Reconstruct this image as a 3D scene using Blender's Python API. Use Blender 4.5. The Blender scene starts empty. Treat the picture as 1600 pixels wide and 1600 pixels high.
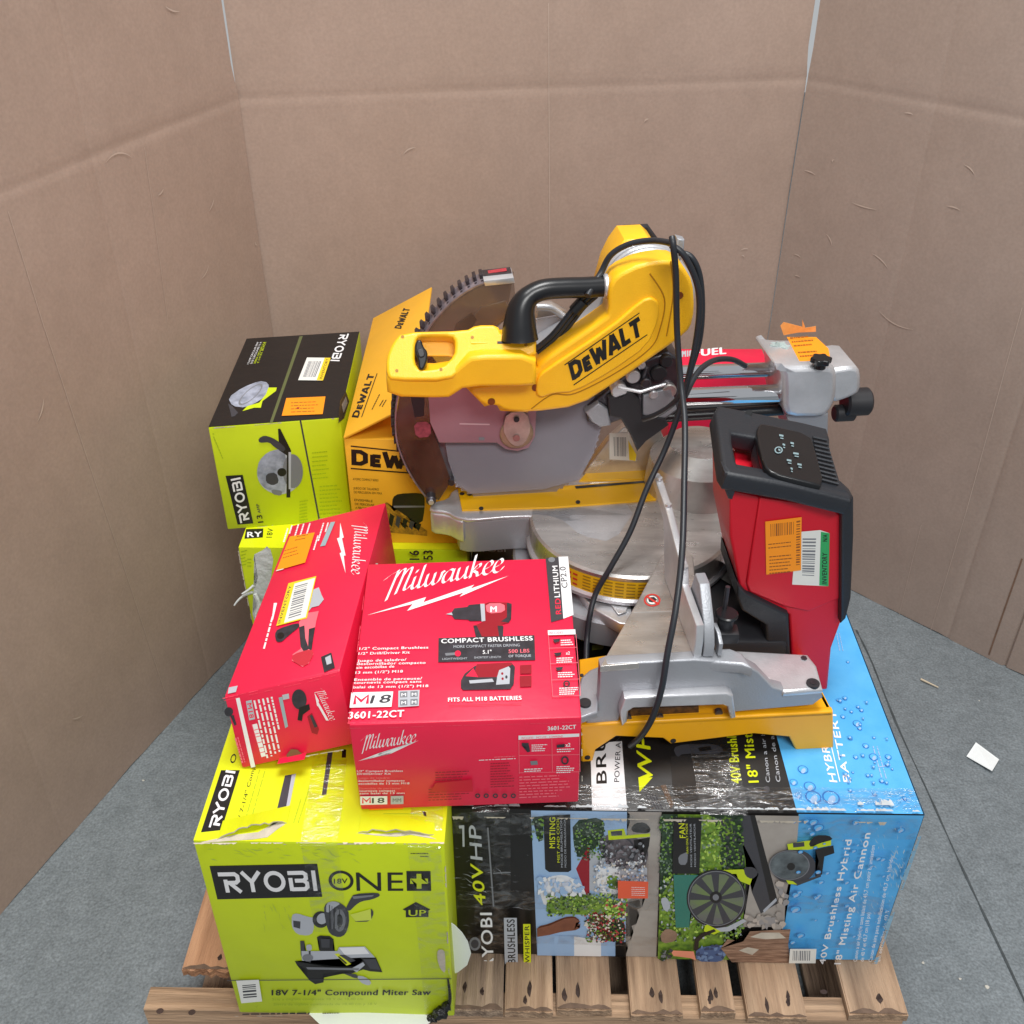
import bpy, bmesh, math, random
from mathutils import Vector, Matrix
random.seed(7)
S = bpy.context.scene
COL = S.collection

# ------------------------------------------------------------------ camera
F_PX = 1614.0
PITCH = math.radians(34.5)
YAW = math.atan(32 / (F_PX / math.cos(PITCH)))
CAM = Vector((0, -0.911, 1.73))
cd = bpy.data.cameras.new('camera'); cam = bpy.data.objects.new('camera', cd); COL.objects.link(cam)
cam.location = CAM
cam.rotation_euler = (math.radians(90) - PITCH, 0, YAW)
cd.sensor_fit = 'HORIZONTAL'; cd.sensor_width = 36; cd.lens = 36 * F_PX / 1600
cd.clip_start = 0.05; cd.clip_end = 100
S.camera = cam

# ------------------------------------------------------------------ world and lamps
w = bpy.data.worlds.new('World'); S.world = w; w.use_nodes = True
bg = w.node_tree.nodes['Background']
bg.inputs[0].default_value = (0.93, 0.97, 1.0, 1); bg.inputs[1].default_value = 0.48
def area(name, loc, target, size, power, col=(1, 0.99, 0.97)):
    l = bpy.data.lights.new(name, 'AREA'); l.shape = 'RECTANGLE'; l.size = size[0]; l.size_y = size[1]
    l.energy = power; l.color = col
    o = bpy.data.objects.new(name, l); COL.objects.link(o); o.location = loc
    o.rotation_euler = (Vector(target) - Vector(loc)).to_track_quat('-Z', 'Y').to_euler()
    return o
area('ceiling_lamp', (0.1, 0.35, 4.4), (0.0, 0.5, 0.4), (1.7, 0.8), 122)
area('ceiling_lamp', (0.9, -2.8, 4.2), (0.0, 0.4, 0.5), (1.9, 0.8), 118)
vs = S.view_settings
vs.view_transform = 'Standard'; vs.look = 'None'; vs.exposure = 0; vs.gamma = 1; vs.use_curve_mapping = False

# ------------------------------------------------------------------ calibrated sight lines (photo pixel -> point on a plane of the place)
_fw = Vector((-math.sin(YAW) * math.cos(PITCH), math.cos(YAW) * math.cos(PITCH), -math.sin(PITCH)))
_rt = Vector((math.cos(YAW), math.sin(YAW), 0)); _up = _rt.cross(_fw)
def ray(x, y): return _fw * F_PX + _rt * (x - 800) - _up * (y - 800)
def hit(x, y, P, N):
    r = ray(x, y); P = Vector(P); N = Vector(N)
    return CAM + r * ((P - CAM).dot(N) / r.dot(N))
def hz(x, y, z): return hit(x, y, (0, 0, z), (0, 0, 1))
def hy(x, y, Y): return hit(x, y, (0, Y, 0), (0, 1, 0))

# ------------------------------------------------------------------ materials
def lin(c):
    return tuple(((v / 255) / 12.92 if v / 255 <= 0.04045 else ((v / 255 + 0.055) / 1.055) ** 2.4) for v in c) + (1,)
MATS = {}
def mat(name, rgb, rough=0.5, metal=0.0, var=0.08, vscale=6.0, bump=0.0, bscale=30.0, stretch=(1, 1, 1), coat=0.0,
        alpha=1.0, rvar=0.0, spec=0.5, rgb2=None, detail=6):
    if name in MATS: return MATS[name]
    m = bpy.data.materials.new(name); m.use_nodes = True; MATS[name] = m
    nt = m.node_tree; N = nt.nodes; L = nt.links; b = N['Principled BSDF']
    c = lin(rgb)
    tc = N.new('ShaderNodeTexCoord'); mp = N.new('ShaderNodeMapping'); mp.inputs['Scale'].default_value = stretch
    L.new(tc.outputs['Object'], mp.inputs[0])
    no = N.new('ShaderNodeTexNoise'); no.inputs['Scale'].default_value = vscale; no.inputs['Detail'].default_value = detail
    no.inputs['Roughness'].default_value = 0.6
    L.new(mp.outputs[0], no.inputs['Vector'])
    cr = N.new('ShaderNodeValToRGB'); cr.color_ramp.elements[0].position = 0.3; cr.color_ramp.elements[1].position = 0.7
    if rgb2: a, d = lin(rgb2), c
    else:
        a = tuple(v * (1 - var) for v in c[:3]) + (1,); d = tuple(min(1, v * (1 + var)) for v in c[:3]) + (1,)
    cr.color_ramp.elements[0].color = a; cr.color_ramp.elements[1].color = d
    L.new(no.outputs[0], cr.inputs[0]); L.new(cr.outputs[0], b.inputs['Base Color'])
    b.inputs['Roughness'].default_value = rough; b.inputs['Metallic'].default_value = metal
    b.inputs['Specular IOR Level'].default_value = spec
    b.inputs['Coat Weight'].default_value = coat; b.inputs['Coat Roughness'].default_value = 0.15
    b.inputs['Alpha'].default_value = alpha
    if rvar:
        mr = N.new('ShaderNodeMapRange'); mr.inputs['To Min'].default_value = rough - rvar; mr.inputs['To Max'].default_value = rough + rvar
        n3 = N.new('ShaderNodeTexNoise'); n3.inputs['Scale'].default_value = vscale * 2.3; n3.inputs['Detail'].default_value = 5
        L.new(mp.outputs[0], n3.inputs['Vector'])
        L.new(n3.outputs[0], mr.inputs['Value']); L.new(mr.outputs[0], b.inputs['Roughness'])
    if bump:
        n2 = N.new('ShaderNodeTexNoise'); n2.inputs['Scale'].default_value = bscale; n2.inputs['Detail'].default_value = 4
        L.new(mp.outputs[0], n2.inputs['Vector'])
        bp = N.new('ShaderNodeBump'); bp.inputs['Strength'].default_value = bump; bp.inputs['Distance'].default_value = 0.01
        L.new(n2.outputs[0], bp.inputs['Height']); L.new(bp.outputs[0], b.inputs['Normal'])
    return m
def card(name, rgb, **k):           # printed, lightly coated carton
    d = dict(rough=0.42, var=0.05, vscale=9, bump=0.16, bscale=11, rvar=0.07)
    d.update(k); return mat(name, rgb, **d)
lime = card('lime_print', (196, 214, 22))
lime_dark = card('lime_shade_print', (164, 188, 24))
lime_top = card('lit_top_and_letter_lime', (214, 222, 18))  # lime brightened for the lit carton tops; also serves as lettering ink
black = card('black_print', (26, 24, 24), rough=0.38)
white = card('white_print', (232, 232, 234))
grey = card('grey_print', (120, 122, 128))
dgrey = card('dark_grey_print', (62, 62, 68))
lgrey = card('light_grey_print', (178, 182, 190))
red = card('red_print', (226, 32, 70), rough=0.4)
red_d = card('deep_red_print', (150, 20, 38))
redl = card('light_red_print', (238, 110, 125))
yel = card('yellow_print', (240, 178, 44))
orange = mat('orange_label', (250, 150, 20), rough=0.5, var=0.04)
orange2 = mat('red_orange_label', (235, 95, 60), rough=0.4, var=0.1)
label_w = mat('label_paper', (228, 228, 222), rough=0.5, var=0.03)
label_y = mat('label_yellow', (238, 205, 40), rough=0.5, var=0.03)
label_g = mat('label_green', (50, 165, 95), rough=0.5, var=0.03)
brownink = mat('brown_label_ink', (150, 85, 20), rough=0.5)
blue = card('blue_print', (74, 166, 228), rgb2=(92, 180, 236), vscale=20)
blue_d = card('blue_dark_print', (34, 112, 190))
blue_l = card('pale_blue_print', (156, 186, 222))
teal = card('teal_print', (52, 120, 105))
fol = card('foliage_print', (150, 185, 60), rgb2=(40, 75, 35), vscale=45)
fol2 = card('dark_foliage_print', (60, 85, 60), rgb2=(18, 26, 22), vscale=60)
stone = card('paving_print', (175, 168, 160), rgb2=(150, 140, 134), vscale=12)
skin = card('arm_print', (140, 85, 62), rgb2=(110, 64, 48), vscale=30)
food = card('produce_print', (150, 60, 50), rgb2=(40, 58, 32), vscale=90)
board = mat('raw_board', (196, 186, 170), rough=0.8, var=0.15, vscale=40, bump=0.3)
board_b = mat('raw_brown_board', (150, 120, 98), rough=0.85, var=0.2, vscale=30, bump=0.3)
torn = mat('torn_white_board', (206, 210, 212), rough=0.8, var=0.08, vscale=30, bump=0.4, bscale=60)
paper = mat('white_paper', (236, 240, 240), rough=0.6, var=0.03)

def tape_mat():
    m = bpy.data.materials.new('clear_tape'); m.use_nodes = True; nt = m.node_tree; N = nt.nodes; L = nt.links
    N.remove(N['Principled BSDF']); out = N['Material Output']
    tr = N.new('ShaderNodeBsdfTransparent'); tr.inputs[0].default_value = (0.97, 0.97, 0.97, 1)
    gl = N.new('ShaderNodeBsdfGlossy'); gl.inputs['Roughness'].default_value = 0.16
    tc = N.new('ShaderNodeTexCoord'); mp = N.new('ShaderNodeMapping'); mp.inputs['Scale'].default_value = (5, 16, 8)
    n = N.new('ShaderNodeTexNoise'); n.inputs['Scale'].default_value = 6; n.inputs['Detail'].default_value = 5
    n.inputs['Distortion'].default_value = 1.5
    L.new(tc.outputs['Object'], mp.inputs[0]); L.new(mp.outputs[0], n.inputs['Vector'])
    bp = N.new('ShaderNodeBump'); bp.inputs['Strength'].default_value = 0.5; bp.inputs['Distance'].default_value = 0.008
    L.new(n.outputs[0], bp.inputs['Height']); L.new(bp.outputs[0], gl.inputs['Normal'])
    cr = N.new('ShaderNodeValToRGB'); cr.color_ramp.elements[0].position = 0.45; cr.color_ramp.elements[1].position = 0.75
    cr.color_ramp.elements[0].color = (0.03, 0.03, 0.03, 1); cr.color_ramp.elements[1].color = (0.3, 0.3, 0.3, 1)
    L.new(n.outputs[0], cr.inputs[0])
    mx = N.new('ShaderNodeMixShader'); L.new(cr.outputs[0], mx.inputs[0]); L.new(tr.outputs[0], mx.inputs[1]); L.new(gl.outputs[0], mx.inputs[2])
    L.new(mx.outputs[0], out.inputs[0]); return m
tape = tape_mat()

# ------------------------------------------------------------------ mesh builder
class MB:
    def __init__(s): s.v = []; s.f = []; s.m = []; s.mats = []; s.sm = []
    def mi(s, m):
        if m not in s.mats: s.mats.append(m)
        return s.mats.index(m)
    def add(s, vs, fs, m, smooth=False):
        k = len(s.v); s.v += [Vector(p) for p in vs]; i = s.mi(m)
        for f in fs: s.f.append([k + a for a in f]); s.m.append(i); s.sm.append(smooth)
    def bm(s, b, m, smooth=False, M=None):
        b.verts.ensure_lookup_table(); b.verts.index_update()
        s.add([(M @ v.co) if M else v.co.copy() for v in b.verts], [[v.index for v in f.verts] for f in b.faces], m, smooth); b.free()
    def hexa(s, c, m, bevel=0.0, seg=2):       # c: 8 corners, bottom FL FR BR BL then the same on top
        b = bmesh.new(); V = [b.verts.new(p) for p in c]
        for q in ((3, 2, 1, 0), (4, 5, 6, 7), (0, 1, 5, 4), (1, 2, 6, 5), (2, 3, 7, 6), (3, 0, 4, 7)): b.faces.new([V[i] for i in q])
        if bevel: bmesh.ops.bevel(b, geom=list(b.edges), offset=bevel, segments=seg, affect='EDGES', profile=0.5)
        s.bm(b, m, False)
    def box(s, lo, hi, m, bevel=0.0, M=None):
        (x0, y0, z0), (x1, y1, z1) = lo, hi
        c = [Vector(p) for p in ((x0, y0, z0), (x1, y0, z0), (x1, y1, z0), (x0, y1, z0), (x0, y0, z1), (x1, y0, z1), (x1, y1, z1), (x0, y1, z1))]
        if M: c = [M @ p for p in c]
        s.hexa(c, m, bevel)
    def tube(s, pts, r, m, n=12, caps=True):
        pts = [Vector(p) for p in pts]; R = r if isinstance(r, (list, tuple)) else [r] * len(pts)
        up = Vector((0.13, 0.31, 0.94)); vs = []; prev = None
        for i, p in enumerate(pts):
            t = (pts[min(i + 1, len(pts) - 1)] - pts[max(i - 1, 0)]).normalized()
            if prev is None:
                a = t.cross(up)
                if a.length < 0.1: a = t.cross(Vector((1, 0, 0)))
            else: a = prev - t * prev.dot(t)
            a.normalize(); prev = a; bb = t.cross(a)
            for k in range(n):
                g = 2 * math.pi * k / n; vs.append(p + (a * math.cos(g) + bb * math.sin(g)) * R[i])
        fs = [[i * n + k, i * n + (k + 1) % n, (i + 1) * n + (k + 1) % n, (i + 1) * n + k] for i in range(len(pts) - 1) for k in range(n)]
        s.add(vs, fs, m, True)
        if caps:
            s.add(vs[:n], [list(range(n))[::-1]], m); s.add(vs[-n:], [list(range(n))], m)
    def cyl(s, a, b, r, m, n=32, bevel=0.0):
        a = Vector(a); b = Vector(b)
        if bevel:
            d = (b - a).normalized()
            s.tube([a, a + d * bevel, b - d * bevel, b], [r - bevel, r, r, r - bevel], m, n)
        else: s.tube([a, b], r, m, n)
    def build(s, name, parent=None, smooth_angle=40):
        me = bpy.data.meshes.new(name); org = parent.matrix_world.translation.copy() if parent else Vector((0, 0, 0))
        if parent: org = WORLD[parent.name]
        else:
            lo = [min(v[i] for v in s.v) for i in range(3)]; hi = [max(v[i] for v in s.v) for i in range(3)]
            org = Vector(((lo[0] + hi[0]) / 2, (lo[1] + hi[1]) / 2, lo[2]))
        me.from_pydata([v - org for v in s.v], [], s.f)
        for m in s.mats: me.materials.append(m)
        me.polygons.foreach_set('material_index', s.m); me.polygons.foreach_set('use_smooth', [True] * len(s.f))
        me.update(); me.set_sharp_from_angle(angle=math.radians(smooth_angle))
        o = bpy.data.objects.new(name, me); COL.objects.link(o)
        WORLD[o.name] = org
        if parent: o.parent = parent
        else: o.location = org
        if parent:                                            # children share the thing's base point
            WORLD[o.name] = org
        return o
WORLD = {}
def tag(o, label=None, cat=None, group=None, kind=None):
    if label: o['label'] = label
    if cat: o['category'] = cat
    if group: o['group'] = group
    if kind: o['kind'] = kind
    return o
def thing(name, loc, label, cat, group=None):
    o = bpy.data.objects.new(name, None); COL.objects.link(o); o.location = loc; o.empty_display_size = 0.05
    WORLD[o.name] = Vector(loc); return tag(o, label, cat, group)

def smooth_path(P, n=8, closed=False):
    P = [Vector(p) for p in P]; out = []; N = len(P)
    rng = range(N if closed else N - 1)
    for i in rng:
        if closed: a, b, c, d = P[i - 1], P[i], P[(i + 1) % N], P[(i + 2) % N]
        else: a, b, c, d = P[max(i - 1, 0)], P[i], P[i + 1], P[min(i + 2, N - 1)]
        for k in range(n):
            t = k / n
            out.append(0.5 * ((2 * b) + (c - a) * t + (2 * a - 5 * b + 4 * c - d) * t * t + (3 * b - a - 3 * c + d) * t ** 3))
    if not closed: out.append(P[-1])
    return out
def chaikin(P, k=2, q=0.22):
    P = [Vector(p) for p in P]
    for _ in range(k):
        Q = []
        for i in range(len(P)):
            a, b = P[i], P[(i + 1) % len(P)]; Q += [a.lerp(b, q), a.lerp(b, 1 - q)]
        P = Q
    return P

# outline (list of 3-D points on a plane, with optional holes) given thickness along 'depth'
def slab(mb, outer, depth, m, bevel=0.0, holes=(), rnd=0, seg=2):
    if rnd: outer = chaikin(outer, rnd); holes = [chaikin(h, rnd) for h in holes]
    depth = Vector(depth); n = depth.normalized(); o0 = Vector(outer[0])
    u = (Vector(outer[1]) - o0); u = (u - n * u.dot(n)).normalized(); v = n.cross(u)
    cu = bpy.data.curves.new('tmp', 'CURVE'); cu.dimensions = '2D'; cu.fill_mode = 'BOTH'
    for ring in [outer] + list(holes):
        sp = cu.splines.new('POLY'); sp.points.add(len(ring) - 1); sp.use_cyclic_u = True
        for i, p in enumerate(ring):
            d = Vector(p) - o0; sp.points[i].co = (d.dot(u), d.dot(v), 0, 1)
    T = depth.length; cu.extrude = max(T / 2 - bevel, 1e-5); cu.bevel_depth = bevel; cu.bevel_resolution = seg; cu.offset = -bevel
    ob = bpy.data.objects.new('tmp', cu); COL.objects.link(ob)
    me = bpy.data.meshes.new_from_object(ob.evaluated_get(bpy.context.evaluated_depsgraph_get()))
    C = o0 + depth / 2
    mb.add([C + u * q.co.x + v * q.co.y + n * q.co.z for q in me.vertices], [list(p.vertices) for p in me.polygons], m, True)
    bpy.data.objects.remove(ob); bpy.data.curves.remove(cu); bpy.data.meshes.remove(me)

# ------------------------------------------------------------------ printing on flat faces
GL = {}
def glyph_mesh(txt, bold):
    k = (txt, bold)
    if k in GL: return GL[k]
    cu = bpy.data.curves.new('tmp', 'FONT'); cu.body = txt; cu.offset = 0; cu.resolution_u = 4; cu.space_character = 1.0 + bold * 3.0
    ob = bpy.data.objects.new('tmp', cu); COL.objects.link(ob)
    me = bpy.data.meshes.new_from_object(ob.evaluated_get(bpy.context.evaluated_depsgraph_get()))
    V = [(q.co.x, q.co.y) for q in me.vertices]; Fc = [list(p.vertices) for p in me.polygons]
    bpy.data.objects.remove(ob); bpy.data.curves.remove(cu); bpy.data.meshes.remove(me)
    x0 = min(v[0] for v in V); x1 = max(v[0] for v in V)
    GL[k] = ([((a - x0) / (x1 - x0), b / 0.73) for a, b in V], Fc); return GL[k]
class Face:
    """a flat face: printing goes on it in thin layers"""
    def __init__(s, mb, P, N, start=0.0004):
        s.mb = mb; s.P = Vector(P); s.N = Vector(N).normalized(); s.h = start
    def at(s, p):
        return hit(p[0], p[1], s.P, s.N) if len(p) == 2 else Vector(p)
    def lay(s, d=0.00003): s.h += d; return s.N * s.h
    def poly(s, pts, m, rnd=0):
        o = s.lay(); Q = [s.at(p) for p in pts]
        if rnd: Q = chaikin(Q, rnd)
        # ngon fill by triangulation so that concave outlines fill right
        b = bmesh.new(); V = [b.verts.new(q + o) for q in Q]; f = b.faces.new(V)
        bmesh.ops.triangulate(b, faces=[f], ngon_method='EAR_CLIP'); 
        for t in b.faces:
            t.normal_update()
            if t.normal.dot(s.N) < 0: t.normal_flip()
        s.mb.bm(b, m)
    def text(s, txt, A, B, T, m, bold=0.0, sh=0.0):
        """A baseline start, B baseline end, T top of the first capital"""
        A, B, T = s.at(A), s.at(B), s.at(T); o = s.lay(); V, Fc = glyph_mesh(txt, bold)
        U = B - A; W = T - A
        Un = U.normalized() * W.length; Wn = W * 1.0
        for k, (dx, dy) in enumerate(((0, 0),) if bold < .015 else ((-bold, 0), (bold, 0), (0, bold * .6), (0, -bold * .6)) if bold < .028 else ((-bold * 1.1, -.01), (bold * 1.1, .01), (0, bold * .7), (0, -bold * .7), (bold * .5, 0))):
            q = o + s.N * .000003 * k; s.h += .000003
            s.mb.add([A + U * x + Wn * (y + dy) + Un * (sh * y + dx) + q for x, y in V], Fc, m)
    def strokes(s, lines, A, B, T, m, wd=0.2, nib=None):
        """polylines in a 0..W x 0..1 cell; nib: fixed pen vector"""
        A, B, T = s.at(A), s.at(B), s.at(T); X = max(p[0] for l in lines for p in l); U = (B - A) / X; W = T - A
        o = s.lay()
        for l in lines:
            P = [Vector((p[0], p[1])) for p in l]; n = len(P)
            o = o + s.N * 0.000006; s.h += 0.000006
            if nib:
                for i in range(n - 1):
                    a, b = P[i], P[i + 1]; k = Vector(nib)
                    q = [a - k, b - k, b + k, a + k]
                    o = o + s.N * 0.000002; s.h += 0.000002
                    s.mb.add([A + U * p.x + W * p.y + o for p in q], [[0, 1, 2, 3]], m)
                continue
            L, R = [], []; cl = (P[0] - P[-1]).length < 1e-4
            for i in range(n):
                if cl: a, b = P[i - 1] if i else P[-2], P[(i + 1)] if i < n - 1 else P[1]
                else: a, b = P[max(i - 1, 0)], P[min(i + 1, n - 1)]
                d1 = (P[i] - a).normalized() if (P[i] - a).length > 1e-6 else (b - P[i]).normalized()
                d2 = (b - P[i]).normalized() if (b - P[i]).length > 1e-6 else d1
                n1 = Vector((-d1.y, d1.x)); n2 = Vector((-d2.y, d2.x)); mm = (n1 + n2)
                mm = mm / max(mm.length_squared / 2, 0.5)
                L.append(P[i] + mm * wd / 2); R.append(P[i] - mm * wd / 2)
            vs = [A + U * p.x + W * p.y + o for p in L + R]
            s.mb.add(vs, [[i, i + 1, n + i + 1, n + i] for i in range(n - 1)], m)
    def words(s, A, B, T, m, rows=1, gap=1.9, fill=0.62, seed=0, txt=None):
        """small print: rows of text under one another"""
        A, B, T = s.at(A), s.at(B), s.at(T); U = B - A; W = T - A; rn = random.Random(seed)
        for r in range(rows):
            a = A - W * gap * r; t = txt[r % len(txt)] if txt else None
            k = rn.uniform(0.7, 1.0) if rows > 1 else 1.0
            if t: s.text(t, tuple(a), tuple(a + U * k), tuple(a + W), m, 0.01)
            else:
                x = 0; o = s.lay()
                while x < k:
                    l = rn.uniform(0.05, 0.16)
                    s.mb.add([a + U * x + o, a + U * min(x + l, k) + o, a + U * min(x + l, k) + W * fill + o, a + U * x + W * fill + o], [[0, 1, 2, 3]], m)
                    x += l + 0.025
    def barcode(s, a, b, c, d, m, n=22, seed=1):
        """bars filling the quad a b c d, running from a-d towards b-c"""
        a, b, c, d = map(s.at, (a, b, c, d)); rn = random.Random(seed); o = s.lay(); t = 0
        while t < 1:
            wd = rn.uniform(0.3, 1.1) / n
            if t + wd > 1: break
            s.mb.add([a.lerp(b, t) + o, a.lerp(b, t + wd) + o, d.lerp(c, t + wd) + o, d.lerp(c, t) + o], [[0, 1, 2, 3]], m)
            t += wd + rn.uniform(0.4, 1.0) / n
    def ell(s, c, e1, e2, m, n=28, a0=0, a1=360):
        c, e1, e2 = s.at(c), s.at(e1), s.at(e2); u = e1 - c; v = e2 - c
        pts = [c + u * math.cos(math.radians(a0 + (a1 - a0) * k / n)) + v * math.sin(math.radians(a0 + (a1 - a0) * k / n)) for k in range(n + (0 if a1 - a0 == 360 else 1))]
        s.poly([tuple(p) for p in pts], m)
    def ring(s, c, e1, e2, m, t=0.85, n=40):
        c, e1, e2 = s.at(c), s.at(e1), s.at(e2); u = e1 - c; v = e2 - c; o = s.lay()
        vs = [c + (u * math.cos(2 * math.pi * k / n) + v * math.sin(2 * math.pi * k / n)) * q + o for q in (1, t) for k in range(n)]
        s.mb.add(vs, [[k, (k + 1) % n, n + (k + 1) % n, n + k] for k in range(n)], m)
    def worn(s, a, b, wmax, m, side=1, seed=3, n=34, cover=0.55):
        n = n * 4; wmax = wmax * .8
        """scuffed raw board along an edge a-b"""
        a, b = s.at(a), s.at(b); rn = random.Random(seed); d = (b - a); inn = s.N.cross(d).normalized() * side; o = s.lay()
        i = 0
        while i < n:
            run = rn.randint(1, 14)
            if rn.random() < cover:
                pts = []; pk = rn.uniform(.3, 1); ws = [0] + [rn.uniform(0.45, 1) * wmax * pk for _ in range(run)] + [0]
                base = [a + d * min(1, (i + k * run / (run + 1)) / n) for k in range(run + 2)]
                vs = [p + o for p in base] + [p + inn * q + o for p, q in zip(base, ws)]
                s.mb.add(vs, [[k, k + 1, run + 2 + k + 1, run + 2 + k] for k in range(run + 1)], m)
            i += run

def scratch(F, fn, x0, y0, x1, y1, m, n, ln, seed=0, ang=None, wd=.7):
    rn = random.Random(seed); F.lay()
    for _ in range(n):
        x, y = rn.uniform(x0, x1), rn.uniform(y0, y1); a = rn.uniform(0, 3.14) if ang is None else ang + rn.gauss(0, .25); l = ln * rn.uniform(.3, 1.2); w = wd * rn.uniform(.4, 1.3)
        dx, dy = math.cos(a), math.sin(a); bx, by = -dy * l * rn.uniform(-.15, .15), dx * l * rn.uniform(-.15, .15)
        P = [(x - dx * l / 2, y - dy * l / 2), (x + bx - dy * w, y + by + dx * w), (x + dx * l / 2, y + dy * l / 2), (x + bx + dy * w, y + by - dx * w)]
        F.h += .0000015; F.mb.add([F.at(fn(*p)) + F.N * F.h for p in P], [[0, 1, 2, 3]], m)
def blot(F, fn, x0, y0, x1, y1, mats, n, s, seed=0, ok=None):
    """many small printed specks, as in a photo print"""
    rn = random.Random(seed); a = F.at(fn((x0 + x1) / 2, (y0 + y1) / 2)); F.lay()
    for _ in range(n):
        x, y = rn.uniform(x0, x1), rn.uniform(y0, y1)
        if ok and not ok(x, y): continue
        k = rn.randint(5, 7); p0 = rn.uniform(0, 6); ex = rn.uniform(.5, 1.5)
        pts = [F.at(fn(x + s * ex * rn.uniform(.5, 1.2) * math.cos(p0 + 6.283 * i / k), y + s * rn.uniform(.5, 1.2) * math.sin(p0 + 6.283 * i / k))) for i in range(k)]
        F.h += 0.0000015; o = F.N * F.h; F.mb.add([p + o for p in pts], [list(range(k))[::-1]], rn.choice(mats))
def arc(cx, cy, rx, ry, a0, a1, n=8):
    return [(cx + rx * math.cos(math.radians(a0 + (a1 - a0) * k / n)), cy + ry * math.sin(math.radians(a0 + (a1 - a0) * k / n))) for k in range(n + 1)]
def word_of(glyphs, gap, widths):
    out = []; x = 0
    for g, wd in zip(glyphs, widths):
        out += [[(p[0] + x, p[1]) for p in l] for l in g]; x += wd + gap
    return out
RYOBI = word_of([
    [[(0, .9), (.78, .9), (.9, .8), (.9, .58), (.78, .48), (.3, .48)], [(.3, .64), (.3, 0)], [(.5, .45), (.95, 0)]],
    [[(0, 1), (.42, .5), (.84, 1)], [(.42, .55), (.42, 0)]],
    [arc(.5, .5, .42, .42, 0, 360, 24)],
    [[(.0, .9), (.72, .9), (.84, .82), (.84, .62), (.72, .52), (.3, .52)], [(.72, .51), (.86, .4), (.86, .2), (.74, .1), (.1, .1)], [(.1, .66), (.1, .02)]],
    [[(.1, 1), (.1, 0)]]], 0.17, [.95, .84, 1.0, .95, .2])
DEWALT = word_of([
    [[(.12, .0), (.12, 1)], [(.1, .88), (.45, .88), (.68, .72), (.68, .28), (.45, .12), (.1, .12)]],
    [[(.1, .0), (.1, .76)], [(.1, .67), (.5, .67)], [(.1, .38), (.45, .38)], [(.1, .09), (.5, .09)]],
    [[(.03, 1), (.27, 0)], [(.27, 0), (.5, .8)], [(.5, .8), (.74, 0)], [(.74, 0), (.98, 1)]],
    [[(.04, 0), (.34, 1)], [(.38, 1), (.68, 0)], [(.18, .26), (.56, .26)]],
    [[(.12, 1), (.12, 0)], [(.1, .12), (.58, .12)]],
    [[(.0, .88), (.7, .88)], [(.35, .95), (.35, 0)]]], 0.13, [.8, .52, 1.02, .74, .58, .7])
def script_word():
    G = {'M': ([[(-.7, 1.15), (-.35, 1.45), (.1, 1.7)], [(.1, 1.75), (.0, -.45)], [(.08, 1.1), (.3, 1.65), (.5, 1.75), (.58, 1.5), (.5, -.1)], [(.55, 1.1), (.8, 1.65), (1.0, 1.75), (1.06, 1.5), (.98, .3), (1.08, .08), (1.25, .15), (1.4, .4)]], 1.5),
         'i': ([[(0, .95), (0, .25), (.12, .05), (.28, .1), (.42, .35)], [(-.02, 1.25), (.03, 1.45)]], .45),
         'l': ([[(0, 1.75), (0, .25), (.12, .05), (.28, .1), (.42, .35)]], .45),
         'w': ([[(0, .95), (0, .3), (.12, .05), (.3, .08), (.5, .45), (.5, .95)], [(.5, .4), (.56, .12), (.72, .05), (.92, .25), (1.0, .6), (1.0, .95), (1.15, .85)]], 1.2),
         'a': ([[(.6, .85), (.4, .98), (.15, .85), (0, .5), (.05, .15), (.2, .03), (.4, .15), (.6, .5)], [(.62, .95), (.6, .25), (.7, .05), (.85, .1), (1, .3)]], .98),
         'u': ([[(0, .95), (0, .3), (.12, .05), (.3, .08), (.55, .45)], [(.57, .95), (.57, .25), (.68, .05), (.85, .1), (1, .3)]], .98),
         'k': ([[(0, 1.75), (0, 0)], [(0, .45), (.3, .9), (.5, .95), (.5, .7), (.15, .5), (.4, .3), (.5, .05), (.7, .1), (.85, .3)]], .85),
         'e': ([[(.0, .42), (.42, .58), (.54, .82), (.36, 1.03), (.1, .84), (0, .42), (.1, .1), (.32, .0), (.55, .12), (.72, .36)]], .72)}
    out = []; x = 0.7
    for ch in 'Milwaukee':
        g, wd = G[ch]
        out += [[(p.x, p.y) for p in smooth_path([Vector((q[0] + x + 0.32 * q[1], q[1] / 1.7, 0)) for q in l], 4)] for l in g]; x += wd
    return out
SCRIPT = script_word()
def script_logo(F, A, B, T, m, bolt=None, mb_=None):
    F.strokes(SCRIPT, A, B, T, m, nib=(0.095, 0.03))
    if bolt: F.poly(bolt, m)

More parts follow.
